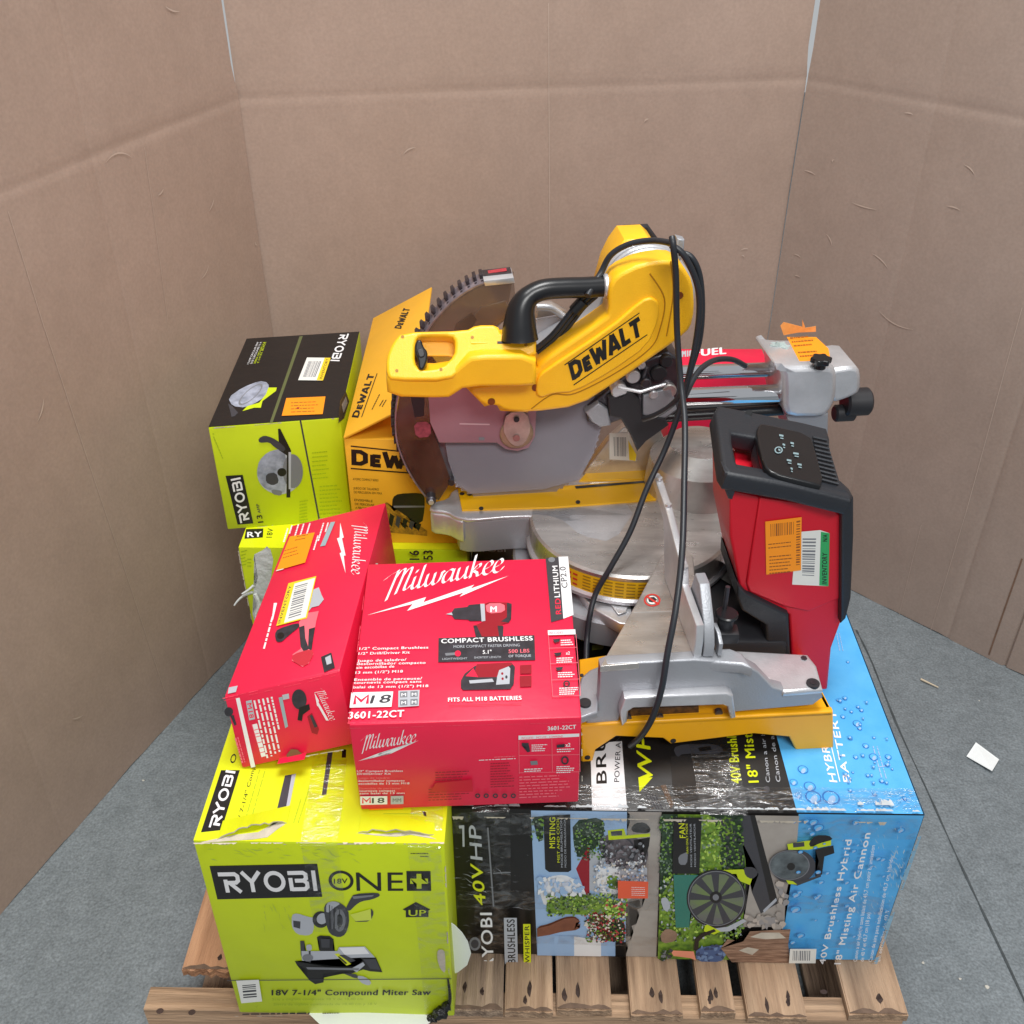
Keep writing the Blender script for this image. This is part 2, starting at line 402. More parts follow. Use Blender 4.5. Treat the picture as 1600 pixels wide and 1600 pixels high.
# ------------------------------------------------------------------ the floor
def concrete():
    m = mat('concrete', (119, 126, 130), rough=0.6, var=0.15, vscale=2.2, bump=0.3, bscale=90, rvar=0.1)
    nt = m.node_tree; N = nt.nodes; L = nt.links; b = N['Principled BSDF']
    src = b.inputs['Base Color'].links[0].from_socket
    tc = N.new('ShaderNodeTexCoord')
    n = N.new('ShaderNodeTexNoise'); n.inputs['Scale'].default_value = 26; n.inputs['Detail'].default_value = 12; n.inputs['Roughness'].default_value = 0.75
    n.inputs['Distortion'].default_value = 0.8
    L.new(tc.outputs['Object'], n.inputs['Vector'])
    cr = N.new('ShaderNodeValToRGB'); cr.color_ramp.elements[0].position = 0.36; cr.color_ramp.elements[1].position = 0.62
    cr.color_ramp.elements[0].color = (0.78, 0.79, 0.79, 1); cr.color_ramp.elements[1].color = (1.05, 1.05, 1.05, 1)
    L.new(n.outputs[0], cr.inputs[0])
    mx = N.new('ShaderNodeMix'); mx.data_type = 'RGBA'; mx.blend_type = 'MULTIPLY'; mx.inputs[0].default_value = 1
    L.new(src, mx.inputs[6]); L.new(cr.outputs[0], mx.inputs[7])
    v = N.new('ShaderNodeTexVoronoi'); v.feature = 'DISTANCE_TO_EDGE'; v.inputs['Scale'].default_value = 4.2
    n4 = N.new('ShaderNodeTexNoise'); n4.inputs['Scale'].default_value = 5; n4.inputs['Detail'].default_value = 8
    L.new(tc.outputs['Object'], n4.inputs['Vector'])
    ad = N.new('ShaderNodeMix'); ad.data_type = 'RGBA'; ad.inputs[0].default_value = 0.42
    L.new(tc.outputs['Object'], ad.inputs[6]); L.new(n4.outputs[1], ad.inputs[7]); L.new(ad.outputs[2], v.inputs['Vector'])
    c2 = N.new('ShaderNodeValToRGB'); c2.color_ramp.elements[0].position = 0.0; c2.color_ramp.elements[1].position = 0.012
    c2.color_ramp.elements[0].color = (0.84, 0.84, 0.84, 1); c2.color_ramp.elements[1].color = (1, 1, 1, 1)
    L.new(v.outputs[0], c2.inputs[0])
    m2 = N.new('ShaderNodeMix'); m2.data_type = 'RGBA'; m2.blend_type = 'MULTIPLY'; m2.inputs[0].default_value = 0.7
    L.new(mx.outputs[2], m2.inputs[6]); L.new(c2.outputs[0], m2.inputs[7])
    n5 = N.new('ShaderNodeTexNoise'); n5.inputs['Scale'].default_value = 210; n5.inputs['Detail'].default_value = 3; L.new(tc.outputs['Object'], n5.inputs['Vector'])
    c5 = N.new('ShaderNodeValToRGB'); c5.color_ramp.elements[0].position = .34; c5.color_ramp.elements[1].position = .68
    c5.color_ramp.elements[0].color = (.78, .78, .78, 1); c5.color_ramp.elements[1].color = (1.22, 1.22, 1.22, 1); L.new(n5.outputs[0], c5.inputs[0])
    m5 = N.new('ShaderNodeMix'); m5.data_type = 'RGBA'; m5.blend_type = 'MULTIPLY'; m5.inputs[0].default_value = 1
    L.new(m2.outputs[2], m5.inputs[6]); L.new(c5.outputs[0], m5.inputs[7]); L.new(m5.outputs[2], b.inputs['Base Color'])
    return m
mb = MB(); conc = concrete()
mb.add([(-7, -5, 0), (7, -5, 0), (7, 7, 0), (-7, 7, 0)], [[0, 1, 2, 3]], conc)
Ff = Face(mb, (0, 0, 0), (0, 0, 1), 0.001)
joint = mat('joint_filler', (66, 72, 74), rough=0.8, var=0.3, vscale=30)
J = [hz(*p, 0) for p in ((1338, 985), (1362, 1035), (1400, 1130), (1455, 1250), (1500, 1350), (1580, 1520), (1640, 1650))]
rn = random.Random(2); Jp = smooth_path(J, 8); left = []; right = []
for i, p in enumerate(Jp):
    k = rn.uniform(0.0007, 0.0026); left.append(p + Vector((-k, 0, 0.002))); right.append(p + Vector((k, 0, 0.002)))
n = len(Jp); mb.add(left + right, [[i, n + i, n + i + 1, i + 1] for i in range(n - 1)], joint)
tag(mb.build('floor'), kind='structure')
for px, py, s_ in ((1440, 1063, 1), ):
    mb = MB(); a = hz(1438, 1062, 0.004); b = hz(1466, 1075, 0.004); d = (b - a).normalized(); q = Vector((-d.y, d.x, 0)) * 0.0035
    mb.hexa([a - q * .4, b - q * .2, b + q * .3, a + q, *[p + Vector((0, 0, .003)) for p in (a - q * .4, b - q * .2, b + q * .3, a + q)]], mat('pale_splinter', (205, 190, 165)), 0.0005)
    tag(mb.build('wood_splinter'), 'pale thin wood splinter lying on the concrete right of the blue box', 'splinter')
mb = MB(); c = [hz(*p, 0.003) for p in ((1510, 1182), (1524, 1162), (1561, 1187), (1549, 1208))]
c = [c[0], c[3], c[2], c[1]]; c[1] = c[1] + Vector((0, 0, .006)); c[3] = c[3] + Vector((0, 0, .004))
mb.hexa(c + [p + Vector((0, 0, .0008)) for p in c], paper)
tag(mb.build('paper_scrap'), 'small white rectangular scrap of paper lying on the grey floor', 'paper')
rn = random.Random(5)
for (x, y, r) in ((1542, 1543, .004), (1500, 1530, .003), (1442, 1505, .003), (1530, 1095, .002), (510 - 286, 1220, .003)):
    p = hz(x, y, 0); mb = MB(); b = bmesh.new(); bmesh.ops.create_icosphere(b, subdivisions=1, radius=r)
    for v in b.verts: v.co *= rn.uniform(.6, 1.2); v.co.z *= .5
    mb.bm(b, mat('crumb', (190, 186, 176)), M=Matrix.Translation(p + Vector((0, 0, r * .4))))
    tag(mb.build('debris_crumb'), 'tiny pale crumb of debris lying on the grey concrete floor', 'debris', 'crumbs of debris on the floor')

# ------------------------------------------------------------------ cardboard walls
def cardboard(nm, c1_, c2_):
    m = mat(nm, c1_, rgb2=c2_, rough=0.75, vscale=1.6, bump=0.12, bscale=5, detail=3, spec=0.3)
    nt = m.node_tree; N = nt.nodes; L = nt.links; b = N['Principled BSDF']
    src = b.inputs['Base Color'].links[0].from_socket
    tc = N.new('ShaderNodeTexCoord')
    n = N.new('ShaderNodeTexNoise'); n.inputs['Scale'].default_value = 160; n.inputs['Detail'].default_value = 4
    L.new(tc.outputs['Object'], n.inputs['Vector'])
    n2 = N.new('ShaderNodeTexNoise'); n2.inputs['Scale'].default_value = 14; n2.inputs['Detail'].default_value = 8; n2.inputs['Roughness'].default_value = .7
    mp = N.new('ShaderNodeMapping'); mp.inputs['Scale'].default_value = (1, 1, 0.8)
    L.new(tc.outputs['Object'], mp.inputs[0]); L.new(mp.outputs[0], n2.inputs['Vector'])
    for nn, lo, hi in ((n, 0.93, 1.05), (n2, 0.93, 1.04)):
        cr = N.new('ShaderNodeMapRange'); cr.inputs['From Min'].default_value = .3; cr.inputs['From Max'].default_value = .7
        cr.inputs['To Min'].default_value = lo; cr.inputs['To Max'].default_value = hi
        L.new(nn.outputs[0], cr.inputs['Value'])
        mx = N.new('ShaderNodeMix'); mx.data_type = 'RGBA'; mx.blend_type = 'MULTIPLY'; mx.inputs[0].default_value = 1
        L.new(src, mx.inputs[6]); L.new(cr.outputs[0], mx.inputs[7]); src = mx.outputs[2]
    L.new(src, b.inputs['Base Color'])
    return m
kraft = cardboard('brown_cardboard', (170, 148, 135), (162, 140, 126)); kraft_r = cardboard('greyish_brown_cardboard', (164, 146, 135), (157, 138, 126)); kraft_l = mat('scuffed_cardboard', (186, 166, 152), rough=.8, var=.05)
kraft_d = mat('torn_edge_and_crease_shade', (120, 92, 74), rough=.9, var=.2, vscale=50)  # raw torn edges, and the painted shade of a wall crease
HC = 1.235
def wall_panel(A, B, inward, label, seed, vgro=(), scuffs=(), gapA=0, gapB=0, wob=.004, lines=(), km=None):
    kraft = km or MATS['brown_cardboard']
    """a tall sheet of corrugated board from A to B; horizontal crease at HC, gapA/gapB open above the crease"""
    mb = MB(); A = Vector((*A, 0)); B = Vector((*B, 0)); D = (B - A); Ln = D.length; D.normalize(); Nn = Vector((-D.y, D.x, 0))
    if Nn.dot(Vector((*inward, 0))) < 0: Nn = -Nn
    rn = random.Random(seed); ph = [rn.uniform(0, 6) for _ in range(8)]
    us = sorted(set([round(Ln * k / 60, 4) for k in range(61)] + [round(g + e, 4) for g, _ in vgro for e in (-.006, -.003, 0, .003, .006)]))
    us = [u for u in us if 0 <= u <= Ln]
    zs = sorted(set([round(2.1 * k / 60, 4) for k in range(61)] + [round(HC + e, 4) for e in (-.034, -.03, -.024, -.02, -.016, -.008, 0, .006, .012, .018, .026)]))
    def disp(u, z):
        d = wob * (math.sin(3.1 * u + ph[0]) * math.sin(2.3 * z + ph[1]) + .6 * math.sin(7 * u + ph[2] + 2 * z) + .35 * math.sin(11 * z + ph[3] + 4 * u))
        c = z - HC
        if -.03 < c < .018: d -= .0012 * (1 - abs((c + .006) / .024)) * (1 + .3 * math.sin(9 * u + ph[4]))
        if abs(c + .022) < .006: d += .0004
        if abs(c - .006) < .006: d += .0004
        for g, a in vgro:
            if abs(u - g) < .0045: d -= a * (1 - abs(u - g) / .006)
        return d
    nz = len(zs); V = []
    for u in us:
        for z in zs:
            f = min(1, max(0, (z - HC) / .05)); uu = u
            if gapA: uu = u + f * gapA * max(0, 1 - u / .2)
            if gapB: uu = u - f * gapB * max(0, 1 - (Ln - u) / .2)
            zz = z
            if z == 0: zz = .002 + .003 * math.sin(40 * u) * math.sin(17 * u + ph[5])
            V.append(A + D * uu + Vector((0, 0, max(zz, 0.0))) + Nn * disp(u, z))
    k = len(V); V += [p - Nn * .007 for p in V]
    nu = len(us); Fc = []
    flip = D.cross(Vector((0, 0, 1))).dot(Nn) > 0
    for i in range(nu - 1):
        for j in range(nz - 1):
            q = [i * nz + j, (i + 1) * nz + j, (i + 1) * nz + j + 1, i * nz + j + 1]
            Fc.append(q if flip else q[::-1]); Fc.append([k + a for a in (q[::-1] if flip else q)])
    mb.add(V, Fc, kraft, True)
    E = []
    for i in range(nu - 1):
        for j in (0, nz - 1): E.append([i * nz + j, (i + 1) * nz + j, k + (i + 1) * nz + j, k + i * nz + j])
    for j in range(nz - 1):
        for i in (0, nu - 1): E.append([i * nz + j, i * nz + j + 1, k + i * nz + j + 1, k + i * nz + j])
    mb.add(V, E, kraft_d)
    P = A; 
    for (x, y, ln, ang, bend) in scuffs:          # crescent scuffs, picked off the wall where they are
        c = hit(x, y, A, Nn); u = (c - A).dot(D); c = A + D * u + Vector((0, 0, c.z)) + Nn * (disp(u, c.z) + .0016)
        e = D * math.cos(math.radians(ang)) + Vector((0, 0, 1)) * math.sin(math.radians(ang)); g = Nn.cross(e).normalized()
        L_, R_ = [], []
        for t in range(9):
            s_ = t / 8 - .5; wd = .0013 * (1 - (2 * s_) ** 2) + .0002
            q = c + e * ln * s_ + g * (bend * (1 - (2 * s_) ** 2)); L_.append(q - g * wd); R_.append(q + g * wd)
        mb.add(L_ + R_, [[t, t + 1, 9 + t + 1, 9 + t] for t in range(8)], kraft_l if ln > 0 else kraft_d)
    for (x0, y0, x1, y1, wd) in lines:
        mk = kraft_l if wd > 0 else kraft_d; wd = abs(wd)  # negative width paints a crease's shade as a dark line
        a = hit(x0, y0, A, Nn); b = hit(x1, y1, A, Nn); Q = []
        for t in range(25):
            q = a.lerp(b, t / 24); u = (q - A).dot(D); Q.append(q + Nn * (disp(u, q.z) + .0012))
        g = (b - a).cross(Nn).normalized() * wd
        mb.add([q - g for q in Q] + [q + g for q in Q], [[t, t + 1, 25 + t + 1, 25 + t] for t in range(24)], mk)
    o = mb.build('cardboard_wall'); tag(o, label, 'wall'); return o
CL = (-.597, 1.307); CR = (.606, 1.50)
dl = Vector((-.388, -1.059)).normalized(); dr = Vector((.595, -.57)).normalized()
wall_panel((CL[0] - .004, CL[1] + .006), (CR[0] + .002, CR[1] + .008), (0, -1), 'tall brown cardboard sheet standing behind the saw at the back', 1, vgro=((.58, .0006),),
           gapA=.012, gapB=.007, wob=.002,
           scuffs=((640, 235, .03, 25, .004), (1163, 390, .02, 5, .003), (1010, 188, .012, 30, .002), (1160, 400, .01, -30, .002), (760, 440, .02, 8, -.002)),
           lines=((857, 5, 859, 430, .0007),))
wall_panel(CL, (CL[0] + dl.x * 2.6, CL[1] + dl.y * 2.6), (1, 0), 'brown cardboard sheet with long diagonal looking crease standing on the left side', 2, vgro=((.45, .0006), (.95, .0006)), wob=.0022, gapA=.010,
           scuffs=((320, 425, .035, -30, .004), (270, 14, .04, 20, .003), (185, 250, .07, 8, -.012), (400, 380, .012, 60, .003), (120, 1120, .03, 30, .002), (330, 320, .03, -40, .002), (60, 640, .04, -50, .003), (250, 300, .02, -20, .002)),
           lines=((10, 330, 62, 500, .0006), (62, 500, 265, 1100, .0006), (225, 230, 262, 500, .0005)))
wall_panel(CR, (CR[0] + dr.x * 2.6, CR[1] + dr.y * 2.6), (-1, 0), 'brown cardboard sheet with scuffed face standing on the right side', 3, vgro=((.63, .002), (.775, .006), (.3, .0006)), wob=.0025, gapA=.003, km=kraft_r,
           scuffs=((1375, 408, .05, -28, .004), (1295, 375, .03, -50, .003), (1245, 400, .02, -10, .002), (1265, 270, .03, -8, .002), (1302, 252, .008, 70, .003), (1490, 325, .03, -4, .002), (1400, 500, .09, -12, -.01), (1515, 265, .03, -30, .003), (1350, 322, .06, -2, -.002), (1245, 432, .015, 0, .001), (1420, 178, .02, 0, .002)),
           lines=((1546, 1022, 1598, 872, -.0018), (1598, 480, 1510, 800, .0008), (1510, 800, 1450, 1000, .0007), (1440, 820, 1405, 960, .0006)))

# ------------------------------------------------------------------ the pallet
def wood(name, a, b, stretch):
    m = mat(name, a, rgb2=b, rough=0.8, vscale=3.5, bump=0.6, bscale=14, stretch=stretch, detail=10)
    nt = m.node_tree; N = nt.nodes; L = nt.links; bs = N['Principled BSDF']; src = bs.inputs['Base Color'].links[0].from_socket
    tc = N.new('ShaderNodeTexCoord'); mp = N.new('ShaderNodeMapping'); mp.inputs['Scale'].default_value = tuple(v * 1.0 for v in stretch)
    wv = N.new('ShaderNodeTexWave'); wv.wave_type = 'RINGS'; wv.inputs['Scale'].default_value = 1.3; wv.inputs['Distortion'].default_value = 9; wv.inputs['Detail'].default_value = 4
    L.new(tc.outputs['Object'], mp.inputs[0]); L.new(mp.outputs[0], wv.inputs['Vector'])
    mr = N.new('ShaderNodeMapRange'); mr.inputs['To Min'].default_value = .78; mr.inputs['To Max'].default_value = 1.08; L.new(wv.outputs[1], mr.inputs['Value'])
    mx = N.new('ShaderNodeMix'); mx.data_type = 'RGBA'; mx.blend_type = 'MULTIPLY'; mx.inputs[0].default_value = 1
    L.new(src, mx.inputs[6]); L.new(mr.outputs[0], mx.inputs[7]); L.new(mx.outputs[2], bs.inputs['Base Color']); return m
w_y = [wood('weathered_board', (196, 164, 134), (132, 104, 82), (16, 1, 16)), wood('grey_board_wood', (188, 162, 138), (112, 92, 78), (20, 1.3, 20)),
       wood('warm_board_wood', (198, 152, 118), (158, 112, 82), (14, 1, 14))]
w_x = wood('stringer_wood', (192, 160, 130), (146, 116, 90), (1, 14, 14))
endst = mat('weathered_end_grain', (104, 84, 70), rough=.9, var=.3, vscale=50)
stain = mat('dark_wood_stain', (62, 46, 40), rough=.8, var=.3, vscale=60)
nailm = mat('rusty_nail', (60, 45, 40), rough=.5, metal=.6)
pal = thing('pallet', (0, .5, 0), 'weathered wooden pallet of slatted boards carrying the whole stack', 'pallet')
BX = [(700, 786), (789, 864), (870, 956), (985, 1066), (1094, 1148), (1166, 1258), (1324, 1416)]
rn = random.Random(11)
def deck(x0, x1, y0, y1, m, skew=0.0, jag=.0014, kind=0):
    mb = MB(); b = bmesh.new(); nx = 14
    z0, z1 = .122, .14; front = [(x0 + (x1 - x0) * k / nx, y0 + rn.uniform(-jag, jag)) for k in range(nx + 1)]
    outl = front + [(x1 + skew, y1), (x0 + skew, y1)]
    dz = rn.uniform(-.0015, .001)
    tp = [b.verts.new((x, y, z1 + dz)) for x, y in outl]; bt = [b.verts.new((x, y, z0)) for x, y in outl]
    ft = b.faces.new(tp); b.faces.new(bt[::-1])
    for i in range(len(outl)): j = (i + 1) % len(outl); b.faces.new((tp[j], tp[i], bt[i], bt[j]))
    bmesh.ops.recalc_face_normals(b, faces=b.faces)
    bmesh.ops.bevel(b, geom=[e for e in b.edges if abs(e.verts[0].co.z - e.verts[1].co.z) < .001 and max(e.verts[0].co.z, e.verts[1].co.z) > .13], offset=.002, segments=2, affect='EDGES')
    mb.bm(b, m); F = Face(mb, (0, 0, z1 + dz), (0, 0, 1), .0006)
    for k in range(rn.randint(1, 3)):             # nail streaks near the end
        cx = rn.uniform(x0 + .012, x1 - .012); cy = y0 + rn.uniform(.018, .04); ln = rn.uniform(.006, .015)
        pts = [(cx + rn.uniform(.001, .004) * (1 - abs(t) * .8) * s_, cy + ln * t, z1 + dz) for s_, ts in ((1, (-1, -.5, 0, .4, 1)), (-1, (1, .5, 0, -.6, -1))) for t in ts]
        if k % 2 == 0:
            q0 = [(x0 + (x1 - x0) * t / 8, y0 + rn.uniform(.003, .011) if 0 < t < 8 else y0 + .002, z1 + dz) for t in range(9)]
            if k == 0: F.poly(q0 + [(x1 - .002, y0 + .0015, z1 + dz), (x0 + .002, y0 + .0015, z1 + dz)], endst)
        pts = [(cx + rn.uniform(.0010, .0042) * s_ * w2, cy + ln * t, z1 + dz) for s_, ts in ((1, (-1, -.7, -.35, 0, .3, .6, 1)), (-1, (.8, .45, .1, -.2, -.5, -.85))) for t, w2 in zip(ts, (.3, .8, 1.2, 1, .9, .5, .3))]
        F.poly(pts, stain); F.ell((cx, cy, z1 + dz), (cx + .003, cy, z1 + dz), (cx, cy + .003, z1 + dz), nailm, 10)
    return mb.build('deck_board', pal)
for i, (a, b_) in enumerate(BX):
    xa = hz(a, 1572, .14).x; xb = hz(b_, 1572, .14).x
    deck(xa, xb, -.004 + rn.uniform(-.004, .006), 1.0, w_y[(i * 2) % 2 if i != 2 else 0] if i else w_y[1], skew=0)
deck(-.205, -.125, -.002, 1.0, w_y[1]); deck(-.32, -.225, 0, 1.0, w_y[0]); deck(-.43, -.34, 0.005, 1.0, w_y[1])
deck(-.562, -.468, .058, 1.0, w_y[2], jag=.004)
for y0, x0 in ((0.0, -.612), (.48, -.6), (.96, -.6)):
    mb = MB(); mb.box((x0, y0, .02), (.612, y0 + .04, .1205), w_x, .002)
    if y0 == 0:
        F = Face(mb, (0, 0, .1205), (0, 0, 1), .0006)
        p = hz(1287, 1550, .1205); F.ell(tuple(p), (p.x + .006, p.y, p.z), (p.x, p.y + .004, p.z), stain, 12)
        for q in ((250, 1580), (300, 1582)): p = hz(*q, .1205); F.ell(tuple(p), (p.x + .006, p.y, p.z), (p.x, p.y + .005, p.z), stain, 9)
    mb.build('stringer', pal)
for x0 in (-.56, -.2, .12, .5):
    mb = MB(); mb.box((x0, 0.002, 0.0), (x0 + .09, .998, .0185), w_y[1], .002); mb.build('bottom_board', pal)

# ------------------------------------------------------------------ cartons
class Carton:
    """FL FR BL: top corners front-left, front-right, back-left; h: height along -up"""
    def __init__(s, name, label, FL, FR, BL, h, m, cat='box', bevel=.002, down=None, group=None, BR=None):
        s.FL, s.FR, s.BL = map(Vector, (FL, FR, BL)); s.BR = s.FR + s.BL - s.FL
        n = (s.FR - s.FL).cross(s.BL - s.FL).normalized(); s.up = n
        dn = Vector(down) if down else -n * h; s.dn = dn
        if BR: s.BR = Vector(BR)
        lo = [p + dn for p in (s.FL, s.FR, s.BR, s.BL)]; s.lo = lo
        s.base = (lo[0] + lo[2]) / 2
        s.t = thing(name, s.base, label, cat, group); s.mb = MB(); s.mb.hexa(lo + [s.FL, s.FR, s.BR, s.BL], m, bevel)
        def nrm(a, b): 
            v = a.cross(b).normalized(); return v
        s.top = Face(s.mb, s.FL, n); s.front = Face(s.mb, s.FL, (s.FR - s.FL).cross(-dn))
        s.left = Face(s.mb, s.FL, (-dn).cross(s.BL - s.FL)); s.right = Face(s.mb, s.FR, (s.BL - s.FL).cross(-dn))
        for f, c in ((s.front, -1), ):
            pass
        ctr = (s.base + (s.FL + s.BR) / 2) / 2
        for f in (s.top, s.front, s.left, s.right):
            if f.N.dot(f.P - ctr) < 0: f.N = -f.N
    def fill(s, which, m, e=.0012):
        A, B, C, D = {'top': (s.FL, s.FR, s.BR, s.BL), 'front': (s.lo[0], s.lo[1], s.FR, s.FL), 'left': (s.lo[3], s.lo[0], s.FL, s.BL), 'right': (s.lo[1], s.lo[2], s.BR, s.FR)}[which]
        c = (A + B + C + D) / 4; f = getattr(s, which)
        f.poly([tuple(p + (c - p).normalized() * e) for p in (A, B, C, D)], m)
    def part(s, which):            # a face for a sticker of its own on this side
        f = getattr(s, which); return Face(MB(), f.P, f.N, f.h + .0006)
    def done(s): return s.mb.build('carton_body', s.t)
def Q(fn, *pts): return [fn(*p) for p in pts]
def strip(name, parent, pts, wdir, wd, m=tape, thick=.0):
    """tape along pts with width vector"""
    mb = MB(); pts = [Vector(p) for p in pts]; W = Vector(wdir).normalized() * wd / 2; n = len(pts)
    mb.add([p - W for p in pts] + [p + W for p in pts], [[i, i + 1, n + i + 1, n + i] for i in range(n - 1)], m); return mb.build(name, parent)

c4 = lambda x, y: (300 + x * .2625, 480 + y * .2625)
c5 = lambda x, y: (330 + x * .28125, 790 + y * .28125)
c6 = lambda x, y: (530 + x * .2688, 850 + y * .2688)
c7 = lambda x, y: (280 + x * .2875, 1160 + y * .2875)
c8 = lambda x, y: (690 + x * .3, 1120 + y * .3)
cR = lambda x, y: (1020 + x * .35, 960 + y * .35)

# ================================================================== lime miter saw carton, front left
zT = .565
B = Carton('lime_carton', 'lime green carton with crushed top flaps at the front left of the pallet', (-.449, -.014, zT), (-.106, -.014, zT), (-.449, .60, zT), .425, lime, bevel=.003)
B.fill('top', lime_top)  # top face's extra brightness is put into its colour
T = B.top; F = B.front
T.poly(Q(c7, (228, 152), (330, 152), (230, 478), (118, 490)), black)
T.strokes(RYOBI, c7(215, 470), c7(305, 165), c7(160, 462), white, .19)
T.text('18V 7-1/4" Compound', c7(322, 470), c7(440, 40), c7(302, 466), black, .012)
T.words(c7(350, 465), c7(440, 150), c7(343, 463), lime_dark, 1, seed=1); T.words(c7(380, 468), c7(470, 150), c7(373, 466), lime_dark, 1, seed=2)
T.text('O', c7(300, 118), c7(315, 70), c7(272, 108), black, .03)
T.poly(Q(c7, (575, 182), (635, 172), (588, 405), (520, 416)), dgrey)
T.poly(Q(c7, (612, 178), (635, 172), (588, 405), (572, 408)), lgrey)
T.words(c7(625, 440), c7(665, 310), c7(617, 438), lime_dark, 1, seed=3); T.words(c7(650, 440), c7(710, 250), c7(642, 438), lime_dark, 1, seed=4)
T.poly(Q(c7, (808, 55), (835, 55), (800, 285), (775, 290)), dgrey)
T.poly(Q(c7, (885, 40), (908, 40), (906, 85), (884, 85)), black)
for a, b_ in (((1110, 388), (1320, 388)), ((1040, 410), (1380, 413)), ((1040, 440), (1380, 443))):
    T.poly(Q(c7, a, b_, (b_[0], b_[1] + 3), (a[0], a[1] + 3)), lime_dark)
T.poly(Q(c7, (1320, 375), (1340, 380), (1345, 405), (1330, 400)), black)
# crushed flap edges: raw board showing where the flaps have lifted
T.poly(Q(c7, (115, 545), (300, 505), (430, 490), (520, 440), (560, 430), (575, 448), (540, 470), (480, 518), (400, 530), (130, 548)), board)
T.poly(Q(c7, (490, 458), (515, 435), (565, 418), (520, 448)), dgrey)
T.poly(Q(c7, (960, 495), (1100, 500), (1230, 490), (1260, 476), (1340, 505), (1400, 530), (1260, 505), (1180, 515), (1080, 510)), board)
T.worn(c7(75, 548), c7(1440, 545), .006, board, -1, 5)
F.worn(c7(75, 556), c7(1440, 552), .004, board, 1, 6, cover=.3)
F.poly(Q(c7, (165, 670), (750, 658), (778, 838), (208, 852)), black)
F.strokes(RYOBI, c7(232, 815), c7(742, 805), c7(208, 705), white, .19)
F.ring(c7(880, 750), c7(948, 750), c7(876, 695), black, .74)
F.text('18V', c7(842, 766), c7(915, 764), c7(841, 738), black, .015)
F.text('NE', c7(965, 805), c7(1218, 805), c7(960, 698), black, .012)
F.poly(Q(c7, (1235, 697), (1366, 697), (1370, 805), (1238, 805)), black)
F.poly(Q(c7, (1290, 712), (1316, 712), (1317, 738), (1352, 738), (1353, 766), (1317, 766), (1317, 793), (1291, 793), (1291, 766), (1256, 766), (1256, 738), (1290, 738)), lime)
F.words(c7(1258, 604), c7(1355, 604), c7(1258, 597), black, 1, seed=8); F.words(c7(1310, 620), c7(1355, 620), c7(1310, 613), black, 1, seed=9)
F.poly(Q(c7, (1215, 905), (1287, 865), (1365, 905), (1355, 912), (1287, 880), (1228, 912)), black)
F.poly(Q(c7, (1232, 900), (1287, 874), (1355, 900), (1355, 946), (1232, 948)), black)
F.text('UP', c7(1248, 940), c7(1340, 940), c7(1248, 906), lime, .02)
# the drawn saw: bag, head, arm, table, fences, grip
F.poly(Q(c7, (612, 935), (640, 925), (700, 945), (735, 950), (730, 1030), (700, 1048), (640, 1040), (612, 1000)), lgrey, 1)
F.poly(Q(c7, (620, 965), (660, 970), (658, 1010), (622, 1000)), dgrey)
F.ell(c7(770, 960), c7(815, 960), c7(770, 1005), black, 24); F.ell(c7(778, 955), c7(808, 955), c7(775, 985), lgrey, 20)
F.poly(Q(c7, (785, 900), (800, 870), (840, 858), (880, 870), (920, 905), (925, 980), (905, 1040), (870, 1058), (820, 1040), (800, 990)), dgrey, 1)
F.poly(Q(c7, (800, 870), (840, 858), (878, 872), (850, 890), (800, 930)), lgrey, 1)
F.ell(c7(872, 965), c7(905, 965), c7(872, 1025), grey, 24); F.ell(c7(872, 965), c7(890, 965), c7(872, 1000), black, 20)
F.poly(Q(c7, (905, 900), (930, 850), (950, 820), (1080, 812), (1095, 830), (1050, 850), (990, 860), (960, 880), (925, 915)), dgrey, 1)
F.poly(Q(c7, (1040, 895), (1060, 920), (1040, 970), (955, 972), (960, 960), (1030, 955), (1046, 920)), dgrey, 1)
F.poly(Q(c7, (745, 1045), (840, 1050), (835, 1120), (850, 1135), (760, 1135), (765, 1090)), black, 1)
F.poly(Q(c7, (658, 1075), (680, 1075), (682, 1120), (700, 1190), (680, 1200), (662, 1150)), dgrey)
F.poly(Q(c7, (665, 1130), (860, 1130), (870, 1108), (1010, 1105), (1065, 1165), (975, 1180), (960, 1210), (870, 1215), (700, 1205), (668, 1180)), lgrey)
F.poly(Q(c7, (870, 1112), (1005, 1108), (1035, 1145), (900, 1150)), white)
F.poly(Q(c7, (630, 1185), (690, 1195), (800, 1215), (960, 1215), (1000, 1180), (985, 1165), (1070, 1165), (1105, 1245), (1040, 1240), (1000, 1230), (930, 1255), (790, 1250), (785, 1300), (740, 1310), (710, 1290), (690, 1225), (640, 1205)), black)
F.poly(Q(c7, (845, 1145), (868, 1142), (935, 1200), (910, 1208)), lime_top); F.poly(Q(c7, (862, 1160), (870, 1157), (915, 1196), (905, 1200)), black)
F.poly(Q(c7, (935, 1225), (1000, 1190), (1010, 1205), (965, 1245)), lgrey); F.poly(Q(c7, (890, 1250), (960, 1255), (990, 1280), (950, 1275)), dgrey)
F.poly(Q(c7, (965, 1262), (1010, 1268), (1048, 1300), (1030, 1318), (985, 1300)), lgrey, 1)
F.ell(c7(740, 1255), c7(785, 1255), c7(740, 1300), black, 24)
for k in range(5): F.poly(Q(c7, (815 + 14 * k, 880 + 6 * k), (819 + 14 * k, 878 + 6 * k), (823 + 12 * k, 1010), (818 + 12 * k, 1010)), grey if k % 2 else black)
F.poly(Q(c7, (690, 1095), (720, 1092), (722, 1125), (694, 1128)), lgrey, 1); F.poly(Q(c7, (705, 1128), (715, 1128), (716, 1190), (706, 1190)), dgrey); F.ell(c7(700, 1165), c7(730, 1165), c7(700, 1185), grey, 18)
